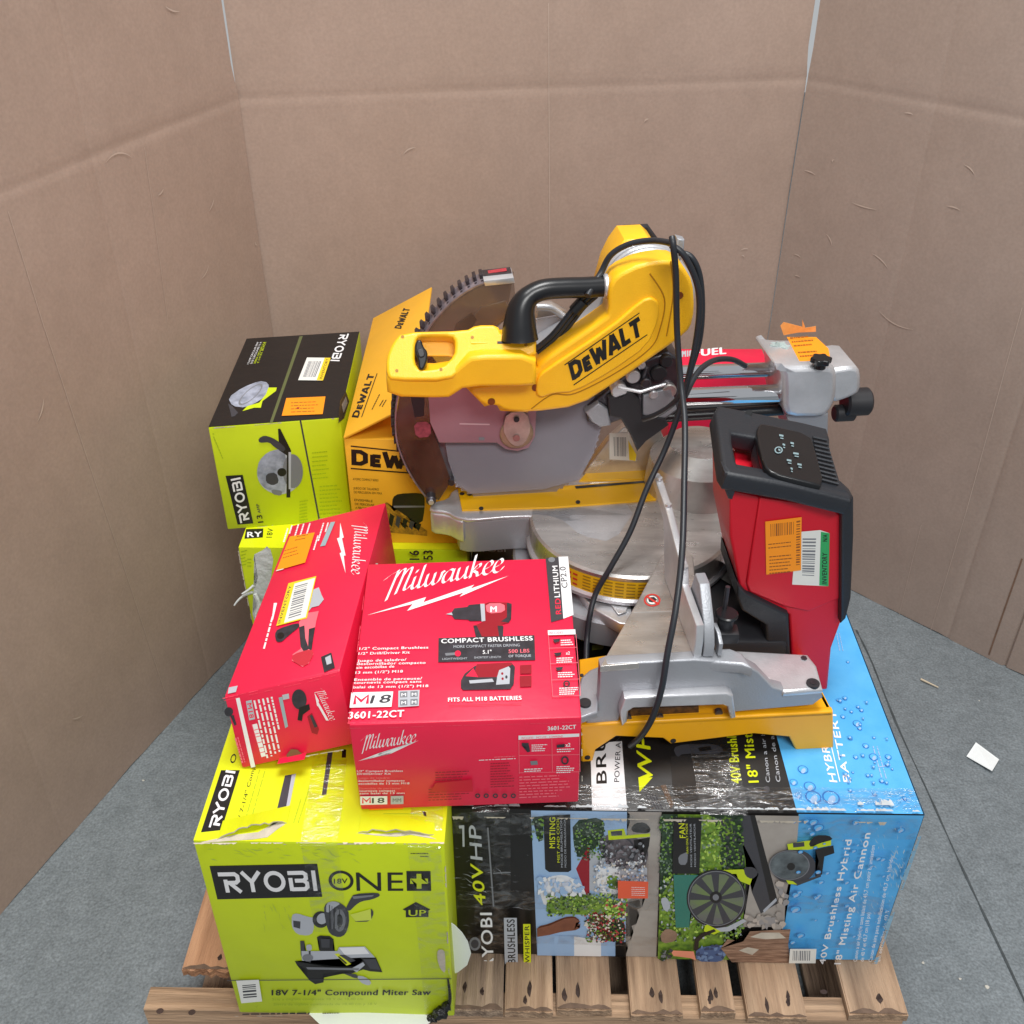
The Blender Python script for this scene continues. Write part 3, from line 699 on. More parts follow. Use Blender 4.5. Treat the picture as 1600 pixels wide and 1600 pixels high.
F.poly(Q(c7, (870, 1150), (900, 1148), (960, 1180), (930, 1190)), dgrey); F.poly(Q(c7, (690, 1215), (980, 1222), (975, 1232), (700, 1228)), grey); F.poly(Q(c7, (1000, 1172), (1068, 1170), (1095, 1230), (1040, 1225)), dgrey)
F.poly(Q(c7, (940, 830), (1060, 822), (1050, 832), (950, 845)), grey); F.poly(Q(c7, (930, 930), (1040, 900), (1046, 960), (960, 965)), card('pale_lime_print', (208, 222, 80)), 0); F.poly(Q(c7, (770, 1060), (820, 1062), (818, 1110), (775, 1108)), dgrey)
F.poly(Q(c7, (262, 1286), (1480, 1276), (1480, 1280), (262, 1290)), dgrey)
F.text('18V 7-1/4" Compound Miter Saw', c7(505, 1368), c7(1365, 1366), c7(505, 1338), black, .03)
F.text('Scie a onglets composee 18 V de 18,40 cm', c7(507, 1396), c7(1000, 1393), c7(507, 1383), lime_dark, .01)
F.text('Sierra de inglete combinada de 18,40 cm y 18 V', c7(515, 1424), c7(1075, 1420), c7(515, 1411), lime_dark, .01)
F.words(c7(345, 1474), c7(710, 1468), c7(345, 1463), black, 1, seed=12); F.words(c7(780, 1468), c7(870, 1466), c7(780, 1460), black, 1, seed=13)
F.poly(Q(c7, (1405, 1118), (1440, 1120), (1447, 1160), (1447, 1250), (1420, 1225), (1402, 1170)), board, 1)
# torn corner showing grey fibre, scuffs
F.worn(c7(1447, 556), c7(1475, 1470), .0035, board, -1, 17, cover=.4)
F.worn(c7(300, 1480), c7(1475, 1470), .003, board, -1, 18, cover=.35)
scratch(F, c7, 150, 570, 1100, 640, card('greenish_smudge', (172, 192, 70)), 26, 70, 3, ang=.3, wd=2.2); scratch(F, c7, 420, 870, 620, 1010, card('greenish_smudge', (172, 192, 70)), 12, 60, 4, ang=1.2, wd=2); scratch(F, c7, 300, 1420, 480, 1460, lime_dark, 10, 20, 5)
S1 = B.part('front'); S1.poly(Q(c7, (312, 1285), (435, 1280), (453, 1398), (340, 1408)), label_w)
S1.barcode(c7(345, 1310), c7(352, 1388), c7(425, 1382), c7(418, 1304), dgrey, 8, 4); S1.mb.build('barcode_label', B.t)
B.done()
yy = -.0155
mb = MB(); 
for (x0, x1, xs, xe) in ((500, 555, 645, 850), ):
    top = [hz(x, y, zT + .0022) for x, y in ((505, 1170), (497, 1240), (492, 1312))]
# tape over the centre seam and down the front
pts = [hz(516, 1180, zT + .004), hz(508, 1250, zT + .004), hz(500, 1305, zT + .005)]
x_ = pts[-1].x
pts += [Vector((x_, yy - .0008, zT - .003)), Vector((x_, yy - .001, zT - .05)), Vector((x_ - .002, yy - .001, zT - .13)), Vector((x_ - .002, yy - .001, zT - .2))]
strip('clear_tape', B.t, pts, (1, 0, 0), .05)
pts = [Vector((-.13, yy - .001, .16)), Vector((-.13, yy - .0012, .3)), Vector((-.132, yy - .0012, .45)), Vector((-.134, yy - .001, zT - .004)), Vector((-.134, .03, zT + .004)), Vector((-.134, .2, zT + .004))]
strip('clear_tape', B.t, pts, (1, 0, 0), .045)
# lifted crushed flap lips along the front edge
def lip(parent, P0, P1, amp, m, seed, name='lifted_flap', wd=.03, n=16, zlift=.012):
    rn = random.Random(seed); mb = MB(); a = Vector(P0); b = Vector(P1); L_ = []; R_ = []
    for i in range(n + 1):
        t = i / n; e = math.sin(math.pi * t) ** .7; q = a.lerp(b, t)
        L_.append(q + Vector((0, rn.uniform(-.002, .002), zlift * e * rn.uniform(.7, 1.1) + .001))); R_.append(q + Vector((0, wd, .001)))
    k = n + 1; V = L_ + R_; V2 = [p - Vector((0, 0, .0025)) for p in V]
    mb.add(V + V2, [[i, i + 1, k + i + 1, k + i] for i in range(n)], m, True)
    mb.add(V + V2, [[2 * k + i + 1, 2 * k + i, i, i + 1] for i in range(n)], board)
    return mb.build(name, parent)
lip(B.t, hz(340, 1311, zT + .001), hz(448, 1286, zT + .001), .01, lime_top, 3)
lip(B.t, hz(560, 1300, zT + .001), hz(678, 1306, zT + .001), .01, lime_top, 4, zlift=.008)

# ================================================================== blue and black fan carton
fy = .094; fz = .508
B = Carton('fan_carton', 'wide black and sky blue carton wrapped in shiny tape at the front right', (-.106, fy, fz), (.588, fy, fz), (-.106, fy + .70, fz), .368, black, bevel=.003)
B.fill('right', blue)
T = B.top; F = B.front
# top: blue right end, black middle, white strip
T.poly([tuple(T.at(cR(632, 840)))] + [(.586, fy + .001, fz), (.586, fy + .698, fz)] + [(T.at(cR(632, 840)).x - .004, fy + .698, fz)], blue)
T.poly([tuple(p) for p in (T.at(cR(632, 840)), (T.at(cR(632, 840)).x, fy + .001, fz), (.586, fy + .001, fz), (.586, fy + .03, fz))], blue)
c3 = lambda x, y: (840 + x * .325, 760 + y * .325)
T.poly(Q(c3, (255, 1290), (345, 1230), (405, 1225), (430, 1560), (262, 1558)), white)
T.text('BRU', c3(332, 1428), c3(325, 1200), c3(280, 1430), black, .03)
T.text('POWER AND', c3(392, 1422), c3(402, 1170), c3(366, 1422), dgrey, .02)
T.text('WHI', c3(555, 1430), c3(532, 1150), c3(483, 1430), lime_top, .03, .25)
T.poly(Q(c3, (484, 1400), (553, 1400), (490, 1470)), lime_top)
T.poly(Q(c3, (640, 1300), (880, 1280), (920, 1480), (700, 1520), (650, 1480)), card('smoky_print', (38, 36, 36)))
T.poly(Q(c3, (650, 1260), (700, 1240), (860, 1240), (900, 1270), (860, 1290), (700, 1285), (670, 1305)), dgrey, 1)
T.poly(Q(c3, (770, 1258), (830, 1250), (836, 1270), (780, 1276)), black)
T.poly(Q(c3, (590, 1440), (615, 1435), (655, 1530), (640, 1550)), card('umber_print', (92, 72, 58)))
for k in range(4): T.poly(Q(c3, (520 + 14 * k, 1480), (524 + 14 * k, 1478), (560 + 14 * k, 1550), (555 + 14 * k, 1552)), dgrey)
T.text('40V Brushless Hybrid', c3(980, 1428), c3(930, 1000), c3(930, 1430), lime_top, .03)
T.text('18" Misting Air', c3(1062, 1424), c3(1005, 1000), c3(1012, 1426), lime_top, .03)
T.text('Canon a air hybride sans', c3(1118, 1424), c3(1070, 1000), c3(1097, 1425), lgrey, .01)
T.text('Canon de aire para', c3(1168, 1422), c3(1115, 1060), c3(1146, 1423), lgrey, .01)
T.ell(c3(1100, 1460), c3(1115, 1460), c3(1100, 1478), dgrey, 16)
T.text('BATTERY', c3(1505, 1425), c3(1430, 1080), c3(1470, 1428), white, .03, .2)
T.text('HYBRID', c3(1440, 1425), c3(1380, 1180), c3(1402, 1427), white, .03, .2)
T.poly(Q(c3, (1450, 1422), (1385, 1150), (1389, 1150), (1455, 1422)), white)
T.words(cR(1028, 745), cR(985, 590), cR(1020, 746), blue_l, 1, seed=21); T.words(cR(1044, 735), cR(1002, 590), cR(1037, 736), blue_l, 1, seed=22)
T.poly(Q(cR, (1010, 682), (1060, 672), (1061, 676), (1011, 686)), blue_l)
T.words(cR(836, 165), cR(822, 85), cR(830, 166), blue_l, 1, seed=23); T.words(cR(850, 165), cR(833, 85), cR(845, 166), blue_l, 1, seed=24)
rn = random.Random(31)
def drops(Fc, spots):
    for (p, r) in spots:
        c = Fc.at(p); e1 = Vector((1, 0, 0)); e2 = Fc.N.cross(e1)
        Fc.ell(tuple(c), tuple(c + e1 * r), tuple(c + e2 * r), blue, 18)
        Fc.ring(tuple(c), tuple(c + e1 * r), tuple(c + e2 * r), blue_d, .82, 18)
        Fc.ell(tuple(c + (e1 * .3 - e2 * .35 if 0 else e2 * -.35) * r), tuple(c + e1 * r * .5), tuple(c + e2 * r * .2), blue_l, 12)
sp = [(cR(700, 770), .009), (cR(716, 818), .012), (cR(795, 820), .013), (cR(670, 695), .008), (cR(628, 752), .006), (cR(650, 812), .005), (cR(1095, 678), .009), (cR(912, 490), .007), (cR(940, 255), .006),
      (cR(900, 125), .006), (cR(870, 215), .003), (cR(985, 640), .007), (cR(950, 590), .005), (cR(848, 460), .004), (cR(905, 640), .004), (cR(1050, 640), .005)]
for _ in range(46): sp.append((cR(rn.uniform(820, 1130), rn.uniform(330, 830)), rn.uniform(.0018, .004)))
sp = [q for q in sp if T.at(q[0]).x < .575]
drops(T, sp)
T.poly([(800, 872), (812, 866), (812, 874)], lime_top); T.poly([(905, 992), (922, 986), (925, 1004), (908, 1006)], lime_top); T.poly([(925, 1012), (945, 1008), (942, 1018), (925, 1020)], card('dull_lime', (120, 130, 50)))
T.text('RYOBI', (740, 866), (790, 866), (740, 860), lgrey, .02)
# front
top_y, bot = fz - .0012, .1412
def fx(px, py): return F.at((px, py))
F.poly([tuple(fx(1249, 1270)), (.5868, fy, bot), (.5868, fy, top_y), (fx(1249, 1270).x, fy, top_y), ], blue) if 0 else None
xb = fx(*cR(652, 885)).x
F.poly([(fx(*cR(600, 1400)).x, fy, bot), (.5868, fy, bot), (.5868, fy, top_y), (xb, fy, top_y), tuple(fx(*cR(640, 1020))), tuple(fx(*cR(590, 1250)))], blue)
p1 = [(fx(*c8(465, 510)).x, fy, top_y), (fx(*c8(1140, 500)).x, fy, top_y), (fx(*c8(1115, 1265)).x, fy, bot), (fx(*c8(498, 1250)).x, fy, bot)]
F.poly(p1, blue_l)
F.poly([(fx(*c8(965, 500)).x, fy, top_y), (fx(*c8(1145, 500)).x, fy, top_y), (fx(*c8(1115, 1265)).x, fy, bot), (fx(*c8(955, 1260)).x, fy, bot), tuple(fx(*c8(960, 950))), tuple(fx(*c8(1075, 900))), tuple(fx(*c8(1080, 600)))], stone)
F.poly(Q(c8, (470, 520), (530, 515), (530, 640), (505, 650), (500, 580)), fol2)
F.poly(Q(c8, (680, 540), (840, 520), (850, 610), (800, 690), (720, 740), (690, 690)), fol2, 1)
F.poly(Q(c8, (500, 880), (560, 830), (640, 820), (700, 850), (760, 900), (740, 940), (600, 920), (540, 1000)), white, 1)
F.poly(Q(c8, (700, 790), (760, 680), (775, 685), (770, 930), (755, 930)), red_d)
F.poly(Q(c8, (770, 690), (960, 760), (1070, 790), (1070, 900), (960, 960), (770, 900)), lgrey)
F.poly(Q(c8, (800, 800), (900, 760), (950, 880), (900, 930), (820, 920)), white, 1)
F.poly(Q(c8, (860, 820), (930, 830), (920, 900), (860, 890)), fol, 1)
F.poly(Q(c8, (820, 630), (900, 600), (1050, 640), (1080, 700), (1060, 790), (900, 790), (820, 700)), card('fan_grille_print', (120, 112, 116), rgb2=(66, 62, 66), vscale=50), 1)
F.ring(c8(925, 705), c8(1010, 705), c8(925, 790), dgrey, .9)
F.poly(Q(c8, (865, 590), (950, 580), (960, 615), (1085, 605), (1085, 622), (870, 640)), lime)
F.poly(Q(c8, (880, 595), (940, 590), (940, 615), (885, 618)), dgrey)
F.poly(Q(c8, (985, 580), (1010, 550), (1060, 548), (1090, 580), (1080, 605), (1000, 600)), black, 1)
F.poly(Q(c8, (1000, 640), (1085, 625), (1080, 670), (1050, 760), (1030, 690), (1010, 720)), black)
F.poly(Q(c8, (980, 780), (1035, 740), (1045, 755), (990, 790)), white)
F.poly(Q(c8, (545, 960), (620, 920), (720, 915), (850, 950), (960, 960), (960, 1040), (800, 1030), (620, 1025), (550, 1020)), fol, 1)
F.poly(Q(c8, (780, 1010), (860, 1015), (860, 1050), (790, 1050)), red_d, 1)
F.poly(Q(c8, (740, 1040), (900, 1050), (955, 1060), (955, 1160), (860, 1170), (780, 1120)), food, 1)
F.poly(Q(c8, (740, 1060), (800, 1060), (810, 1120), (760, 1110)), white, 1)
F.poly(Q(c8, (860, 1060), (950, 1050), (950, 1180), (900, 1170)), fol2, 1)
F.poly(Q(c8, (498, 1090), (560, 1075), (640, 1040), (690, 1035), (720, 1055), (710, 1075), (725, 1095), (690, 1112), (620, 1110), (560, 1125), (498, 1135)), skin, 1)
for k in range(3): F.poly(Q(c8, (640, 1055 + k * 16), (722, 1062 + k * 14), (722, 1064 + k * 14), (640, 1058 + k * 16)), red_d)
F.poly([tuple(fx(*c8(500, 1130))), tuple(fx(*c8(690, 1140))), (fx(*c8(690, 1250)).x, fy, bot), (fx(*c8(498, 1250)).x, fy, bot)], blue_l)
F.poly([tuple(fx(*c8(690, 1140))), tuple(fx(*c8(830, 1160))), (fx(*c8(830, 1250)).x, fy, bot), (fx(*c8(690, 1250)).x, fy, bot)], white)
F.poly([tuple(fx(*c8(905, 1170))), tuple(fx(*c8(960, 1170))), (fx(*c8(960, 1250)).x, fy, bot), (fx(*c8(905, 1250)).x, fy, bot)], black)
F.poly(Q(c8, (530, 512), (670, 505), (675, 795), (660, 805), (560, 805), (540, 790)), black)
F.text('MISTING', c8(590, 680), c8(592, 520), c8(560, 680), lime_top, .02)
F.text('MIST AND COOL', c8(616, 755), c8(612, 520), c8(602, 755), lime_top, .0)
F.text('MODE BRUMISATION', c8(632, 780), c8(628, 525), c8(621, 780), lgrey); F.text('MODO DE NEBULIZACION', c8(650, 780), c8(646, 525), c8(640, 780), lgrey)
# second photo
g1 = card('leaf_green', (110, 150, 50)); g2 = card('deep_leaf', (36, 62, 34)); g3 = card('bright_leaf', (176, 205, 90)); g4 = card('grey_leaf', (120, 140, 120)); br1 = card('brown_fleck', (110, 76, 58)); rd1 = card('rose_fleck', (186, 60, 70)); cr1 = card('cream_fleck', (225, 215, 200))
blot(F, c8, 690, 545, 850, 740, [g1, g2, g2, g4], 260, 6, 1); blot(F, c8, 470, 520, 528, 640, [g1, g2, g4], 30, 8, 2)
blot(F, c8, 545, 915, 960, 1030, [g1, g2, g3, g1, g4], 460, 6, 3); blot(F, c8, 745, 1020, 955, 1165, [g2, rd1, cr1, br1, g1, black], 380, 6, 4)
blot(F, c8, 790, 700, 1065, 900, [lgrey, cr1, grey, blue_l, white], 260, 7, 5, ok=lambda x, y: x > 790 and y > 740); blot(F, c8, 830, 640, 1050, 780, [grey, dgrey, lgrey, card('mauve_grey', (128, 118, 124))], 90, 9, 6)
blot(F, c8, 505, 830, 745, 925, [white, blue_l, card('cloud_grey', (196, 204, 222))], 60, 14, 7); blot(F, c8, 850, 940, 965, 1040, [g1, g3, cr1, rd1], 60, 9, 8)
F.poly(Q(c8, (498, 1090), (560, 1075), (640, 1040), (690, 1035), (720, 1055), (700, 1062), (722, 1072), (700, 1080), (718, 1090), (690, 1100), (620, 1110), (560, 1125), (498, 1135)), skin)
A1 = (fx(*cR(40, 890)).x, fy, top_y)
F.poly([A1, (fx(*cR(400, 885)).x, fy, top_y), tuple(fx(*cR(415, 1150))), tuple(fx(*cR(400, 1380))), tuple(fx(*cR(310, 1480))), (fx(*cR(340, 1535)).x, fy, bot), (fx(*cR(20, 1535)).x, fy, bot)], fol)
F.poly([A1, (fx(*cR(110, 885)).x, fy, top_y), tuple(fx(*cR(110, 1150))), tuple(fx(*cR(30, 1250)))], fol2)
F.poly([(fx(*cR(250, 885)).x, fy, top_y), (fx(*cR(400, 885)).x, fy, top_y), tuple(fx(*cR(410, 1140))), tuple(fx(*cR(330, 1120))), tuple(fx(*cR(310, 1010)))], fol2)
F.poly(Q(cR, (310, 895), (350, 900), (355, 970), (320, 980)), fol)
F.poly([(fx(*cR(400, 885)).x, fy, top_y), (xb, fy, top_y), tuple(fx(*cR(640, 1020))), tuple(fx(*cR(590, 1250))), tuple(fx(*cR(585, 1385))), tuple(fx(*cR(400, 1385))), tuple(fx(*cR(430, 1200)))], stone)
F.poly([(fx(*cR(400, 885)).x, fy, top_y), (fx(*cR(440, 885)).x, fy, top_y), tuple(fx(*cR(555, 1280))), tuple(fx(*cR(480, 1325))), tuple(fx(*cR(440, 1230))), tuple(fx(*cR(470, 1150))), tuple(fx(*cR(395, 1000)))], dgrey)
F.poly([(fx(*cR(432, 885)).x, fy, top_y), (fx(*cR(455, 885)).x, fy, top_y), tuple(fx(*cR(556, 1270))), tuple(fx(*cR(525, 1290)))], black)
F.poly(Q(cR, (490, 1310), (548, 1255), (552, 1268), (494, 1322)), lgrey)
blot(F, cR, 30, 892, 110, 1140, [g2, g2, g4, g1], 260, 6, 16); blot(F, cR, 110, 892, 320, 1140, [g1, g3, g1, g4, fol], 520, 7, 11); blot(F, cR, 300, 892, 400, 1140, [g2, g2, g1, dgrey], 220, 7, 17); blot(F, cR, 30, 1140, 400, 1440, [g1, g3, fol, g1, g4, g2, lgrey], 760, 7, 12); blot(F, cR, 420, 1180, 590, 1380, [stone, card('warm_stone', (188, 176, 166)), card('cool_stone', (150, 146, 146))], 90, 16, 13, ok=lambda x, y: x > 555 or y > 1330)
F.poly([(fx(*cR(90, 895)).x, fy, top_y - .003), (fx(*cR(215, 895)).x, fy, top_y - .003), tuple(fx(*cR(205, 1140))), tuple(fx(*cR(85, 1140)))], black)
F.text('FAN', c8(1268, 610), c8(1262, 535), c8(1236, 610), lime_top, .02)
F.text('FAN ONLY MODE', c8(1283, 690), c8(1278, 535), c8(1272, 690), lime_top); F.text('MODE VENTILATEUR', c8(1302, 760), c8(1298, 535), c8(1293, 760), lgrey); F.text('MODO VENTILADOR', c8(1322, 760), c8(1318, 535), c8(1313, 760), lgrey)
F.poly(Q(cR, (110, 1060), (155, 1040), (150, 1100), (115, 1100)), grey, 1)
F.poly(Q(cR, (90, 1145), (200, 1145), (170, 1230), (160, 1380), (100, 1380)), teal)
F.poly(Q(cR, (250, 1125), (400, 1120), (440, 1160), (430, 1190), (380, 1170), (370, 1140), (258, 1140)), lime)
F.poly(Q(cR, (400, 1110), (450, 1110), (468, 1140), (440, 1165), (410, 1150)), dgrey, 1)
F.ell(cR(282, 1255), cR(415, 1255), cR(282, 1382), dgrey, 40)
for k in range(9):
    a = math.radians(40 * k + 8); F.poly([cR(282 + 22 * math.cos(a), 1252 + 22 * math.sin(a)), cR(282 + 118 * math.cos(a - .22), 1252 + 112 * math.sin(a - .22)), cR(282 + 122 * math.cos(a), 1252 + 116 * math.sin(a)), cR(282 + 118 * math.cos(a + .18), 1252 + 112 * math.sin(a + .18))], card('blade_print', (112, 134, 74), rgb2=(104, 100, 108), vscale=18))
F.ring(cR(280, 1252), cR(412, 1252), cR(280, 1378), black, .94); F.ring(cR(280, 1252), cR(406, 1252), cR(280, 1372), grey, .97)
F.ell(cR(278, 1244), cR(305, 1244), cR(278, 1270), black, 20); F.ell(cR(278, 1244), cR(292, 1244), cR(278, 1258), grey, 16)
F.poly(Q(cR, (225, 1365), (260, 1385), (330, 1375), (400, 1340), (415, 1350), (340, 1395), (250, 1400)), lgrey)
F.poly(Q(cR, (230, 1370), (240, 1365), (300, 1395), (270, 1410), (225, 1395)), lime)
F.poly(Q(cR, (180, 1480), (185, 1430), (215, 1405), (270, 1385), (280, 1395), (225, 1418), (203, 1440), (200, 1485)), black)
F.poly([tuple(fx(*q)) for q in Q(cR, (190, 1470), (290, 1455), (330, 1490), (300, 1535), (190, 1530))], card('denim_print', (72, 96, 140)), 1)
F.poly(Q(cR, (75, 1480), (180, 1485), (190, 1525), (165, 1515), (90, 1505)), card('peach_print', (236, 150, 120)), 0)
F.poly(Q(cR, (30, 1410), (60, 1380), (110, 1400), (100, 1440), (40, 1450)), board_b, 1); F.poly(Q(cR, (30, 1250), (60, 1240), (80, 1290), (50, 1310)), lgrey, 1)
blot(F, cR, 195, 1460, 315, 1525, [card('denim_light', (110, 136, 176)), card('denim_dark', (48, 64, 100))], 40, 8, 14); blot(F, cR, 35, 1480, 80, 1525, [g2, dgrey, grey], 25, 8, 15)
# torn patch at the bottom of the right photo
F.poly([tuple(fx(*cR(300, 1470))), tuple(fx(*cR(330, 1430))), tuple(fx(*cR(400, 1440))), tuple(fx(*cR(430, 1395))), tuple(fx(*cR(610, 1385))), tuple(fx(*cR(600, 1450))), (fx(*cR(610, 1530)).x, fy, bot), (fx(*cR(350, 1530)).x, fy, bot)], mat('torn_kraft', (168, 132, 108), rough=.85, rgb2=(110, 80, 62), vscale=25, stretch=(1, 1, 6), bump=.5))
F.poly(Q(cR, (430, 1420), (480, 1400), (560, 1400), (590, 1425), (500, 1430)), board)
F.poly(Q(cR, (380, 1480), (420, 1465), (470, 1475), (440, 1500)), board)
# fan drawing on blue
F.ell(cR(622, 1105), cR(722, 1105), cR(622, 1180), dgrey, 36); F.ell(cR(605, 1100), cR(690, 1100), cR(605, 1160), card('steel_print', (112, 122, 126), rgb2=(60, 66, 70), vscale=40), 30)
F.ring(cR(605, 1100), cR(695, 1100), cR(605, 1165), grey, .95); F.ell(cR(612, 1105), cR(630, 1105), cR(612, 1122), black, 16)
F.poly(Q(cR, (595, 1005), (680, 990), (790, 985), (790, 1010), (690, 1030), (600, 1030)), lime)
F.poly(Q(cR, (620, 1000), (670, 995), (672, 1015), (622, 1020)), dgrey)
F.poly(Q(cR, (690, 1000), (720, 965), (780, 965), (800, 985), (740, 1000), (700, 1020)), black, 1)
F.poly(Q(cR, (720, 1030), (800, 1010), (805, 1045), (760, 1060), (750, 1140), (720, 1150), (735, 1080)), black)
F.poly(Q(cR, (600, 1165), (640, 1172), (720, 1150), (745, 1130), (745, 1150), (640, 1190), (605, 1180)), dgrey); F.poly(Q(cR, (590, 1165), (620, 1170), (640, 1185), (600, 1182)), lime)
F.text('40V Brushless Hybrid', cR(762, 1540), cR(882, 985), cR(735, 1540), white, .035)
F.text('18" Misting Air Cannon', cR(832, 1540), cR(965, 955), cR(803, 1540), white, .035)
for k, t in enumerate(('Canon a air hybride sans balais de 45,7 cm pour brumisation', 'de 40 V et 45,7 cm (18 po)', 'Canon de aire para nebulizacion de 45,7 cm, hibrido', 'sin escobillas de 40 V')):
    a, b_ = (((905, 1528), (985, 1010)), ((935, 1528), (965, 1310)), ((972, 1528), (1068, 1060)), ((1008, 1528), (1050, 1295)))[k]
    F.text(t, cR(*a), cR(*b_), cR(a[0] - 17, a[1]), white, .012)
sp = [(cR(632, 1295), .009), (cR(635, 1230), .007), (cR(735, 930), .008), (cR(712, 905), .007), (cR(680, 900), .005), (cR(728, 1240), .006), (cR(655, 1410), .007), (cR(1140, 1005), .008), (cR(1100, 940), .006), (cR(1020, 1070), .005), (cR(900, 905), .006), (cR(620, 1440), .005)]
for _ in range(34): sp.append((cR(rn.uniform(620, 1120), rn.uniform(900, 1440)), rn.uniform(.002, .005)))
drops(F, [q for q in sp if F.at(q[0]).x < .575])
# left block of lettering
F.text('RYOBI', c8(272, 1270), c8(262, 985), c8(212, 1270), white, .03)
F.text('40V', c8(232, 945), c8(212, 735), c8(172, 945), lime_top, .03, .2); F.text('HP', c8(214, 710), c8(205, 535), c8(150, 710), lgrey, .02, .2)
F.poly(Q(c8, (92, 530), (120, 528), (122, 640), (112, 640), (110, 545), (94, 545)), lgrey)
F.poly(Q(c8, (325, 1010), (392, 1010), (398, 1250), (330, 1250)), lgrey); F.text('BRUSHLESS', c8(385, 1245), c8(380, 1018), c8(345, 1245), black, .03)
F.poly(Q(c8, (425, 1042), (462, 1042), (466, 1250), (428, 1250)), lime_top); F.text('WHISPER', c8(458, 1245), c8(456, 1050), c8(434, 1245), black, .03)
F.poly(Q(c8, (238, 540), (246, 540), (276, 950), (268, 950)), grey)
for k in range(4): F.poly(Q(c8, (270 + k * 20, 775 - k * 2), (360, 770), (360, 775), (270 + k * 20, 780 - k * 2)), grey)
F.ell(c8(175, 1145), c8(205, 1145), c8(175, 1180), grey, 20); F.ell(c8(175, 1145), c8(195, 1145), c8(175, 1168), dgrey, 16)
F.worn((-.104, fy, top_y), (.586, fy, top_y), .010, board, -1, 41, n=70, cover=.55)
T.worn((-.10, fy + .001, fz), (.586, fy + .001, fz), .009, mat('scuffed_gloss', (190, 196, 200), rough=.3, var=.2, vscale=60), 1, 42, n=70, cover=.6)
F.worn((.586, fy, .15), (.586, fy, .5), .012, mat('scuffed_blue', (130, 170, 195), var=.15, vscale=60), 1, 43, n=30, cover=.7)
T.worn((.40, fy + .012, fz), (.56, fy + .012, fz), .02, mat('scuffed_gloss', (190, 196, 200)), 1, 44, n=26, cover=.5)
pale = card('scuff_pale', (176, 196, 208)); scratch(F, cR, 900, 900, 1100, 1300, pale, 60, 26, 6, ang=1.2, wd=1.1); scratch(F, cR, 1050, 1000, 1110, 1200, pale, 40, 30, 7, ang=1.4, wd=1.8); scratch(T, cR, 860, 800, 1150, 870, pale, 70, 26, 8, ang=-.2, wd=1.2); scratch(T, cR, 250, 800, 640, 870, grey, 50, 26, 9, ang=-.1, wd=.9)
scratch(F, c8, 80, 560, 460, 1200, grey, 50, 34, 10, ang=0, wd=.8); scratch(F, c8, 80, 760, 400, 960, lgrey, 16, 60, 11, ang=.2, wd=1)
S1 = B.part('front'); S1.poly(Q(c8, (915, 812), (1072, 818), (1070, 905), (915, 905)), orange2)
for k in range(5): S1.words(c8(985, 848 + k * 10), c8(1055, 850 + k * 10), c8(985, 844 + k * 10), white, 1, seed=50 + k)
S1.mb.build('orange_label', B.t)
S1 = B.part('front'); S1.poly(Q(cR, (605, 1458), (722, 1458), (718, 1522), (600, 1522)), label_w); S1.barcode(cR(618, 1466), cR(700, 1466), cR(698, 1510), cR(616, 1510), grey, 16, 3); S1.mb.build('barcode_label', B.t)
B.done()
def wrap_band(parent, x0, x1, yo=.0015, lo=.2, dep=.18, seed=0):
    rn = random.Random(seed); W = (x1 - x0)
    pts = [Vector(((x0 + x1) / 2 + rn.uniform(-.003, .003), fy - yo - rn.uniform(0, .001), z)) for z in (lo, lo + .08, lo + .16, fz - .04)] + [Vector(((x0 + x1) / 2, fy - yo - .002, fz - .003)), Vector(((x0 + x1) / 2, fy + .008, fz + .0045)), Vector(((x0 + x1) / 2, fy + dep, fz + .0035))]
    strip('clear_tape', parent, pts, (1, 0, 0), W)
wrap_band(B.t, .26, .33, lo=.3, seed=1); wrap_band(B.t, -.075, -.02, lo=.16, seed=2, dep=.3)
for z0, z1 in ((.455, .502), (.27, .315), (.175, .2)):
    mb = MB(); n = 30; rn = random.Random(int(z0 * 1000)); V = []
    for k in range(n + 1):
        x = -.105 + .69 * k / n; dy = rn.uniform(.001, .0035); V += [Vector((x, fy - dy, z0 + rn.uniform(-.002, .002))), Vector((x, fy - rn.uniform(.001, .003), z1 + rn.uniform(-.002, .002)))]
    mb.add(V, [[2 * k, 2 * k + 2, 2 * k + 3, 2 * k + 1] for k in range(n)], tape); mb.build('clear_tape', B.t)
mb = MB(); n = 30; V = []
for k in range(n + 1):
    x = -.105 + .69 * k / n; V += [Vector((x, fy + .0, fz + rn.uniform(.003, .006))), Vector((x, fy + .045, fz + rn.uniform(.003, .005)))]
mb.add(V, [[2 * k, 2 * k + 2, 2 * k + 3, 2 * k + 1] for k in range(n)], tape); mb.build('clear_tape', B.t)

# ================================================================== rear lime carton (under the circular saw carton)
B = Carton('lime_carton', 'lime green carton with torn white side under the black topped saw carton', (-.545, .655, zT), (-.11, .655, zT), (-.548, 1.02, zT), .425, lime, bevel=.003)
B.fill('top', lime_top); T = B.top; F = B.front
T.poly(Q(c4, (322, 1322), (425, 1318), (422, 1372), (312, 1380)), black); T.text('RY', c4(330, 1370), c4(415, 1366), c4(330, 1338), white, .03)
T.text('18V', c4(475, 1372), c4(485, 1318), c4(440, 1372), black, .02)
T.text('16', c4(1352, 1505), c4(1350, 1450), c4(1292, 1505), black, .03); T.text('53', c4(1432, 1505), c4(1432, 1450), c4(1375, 1505), black, .03)
F.poly(Q(c5, (240, 270), (290, 245), (310, 225), (330, 245), (345, 300), (330, 420), (240, 640), (230, 600), (250, 560), (235, 480), (260, 400), (250, 340), (235, 300)), torn)
F.words(c5(165, 260), c5(200, 250), c5(165, 250), lime_dark, 5, seed=70)
F.words(c5(200, 300), c5(230, 300), c5(200, 290), lime_dark, 3, seed=71)
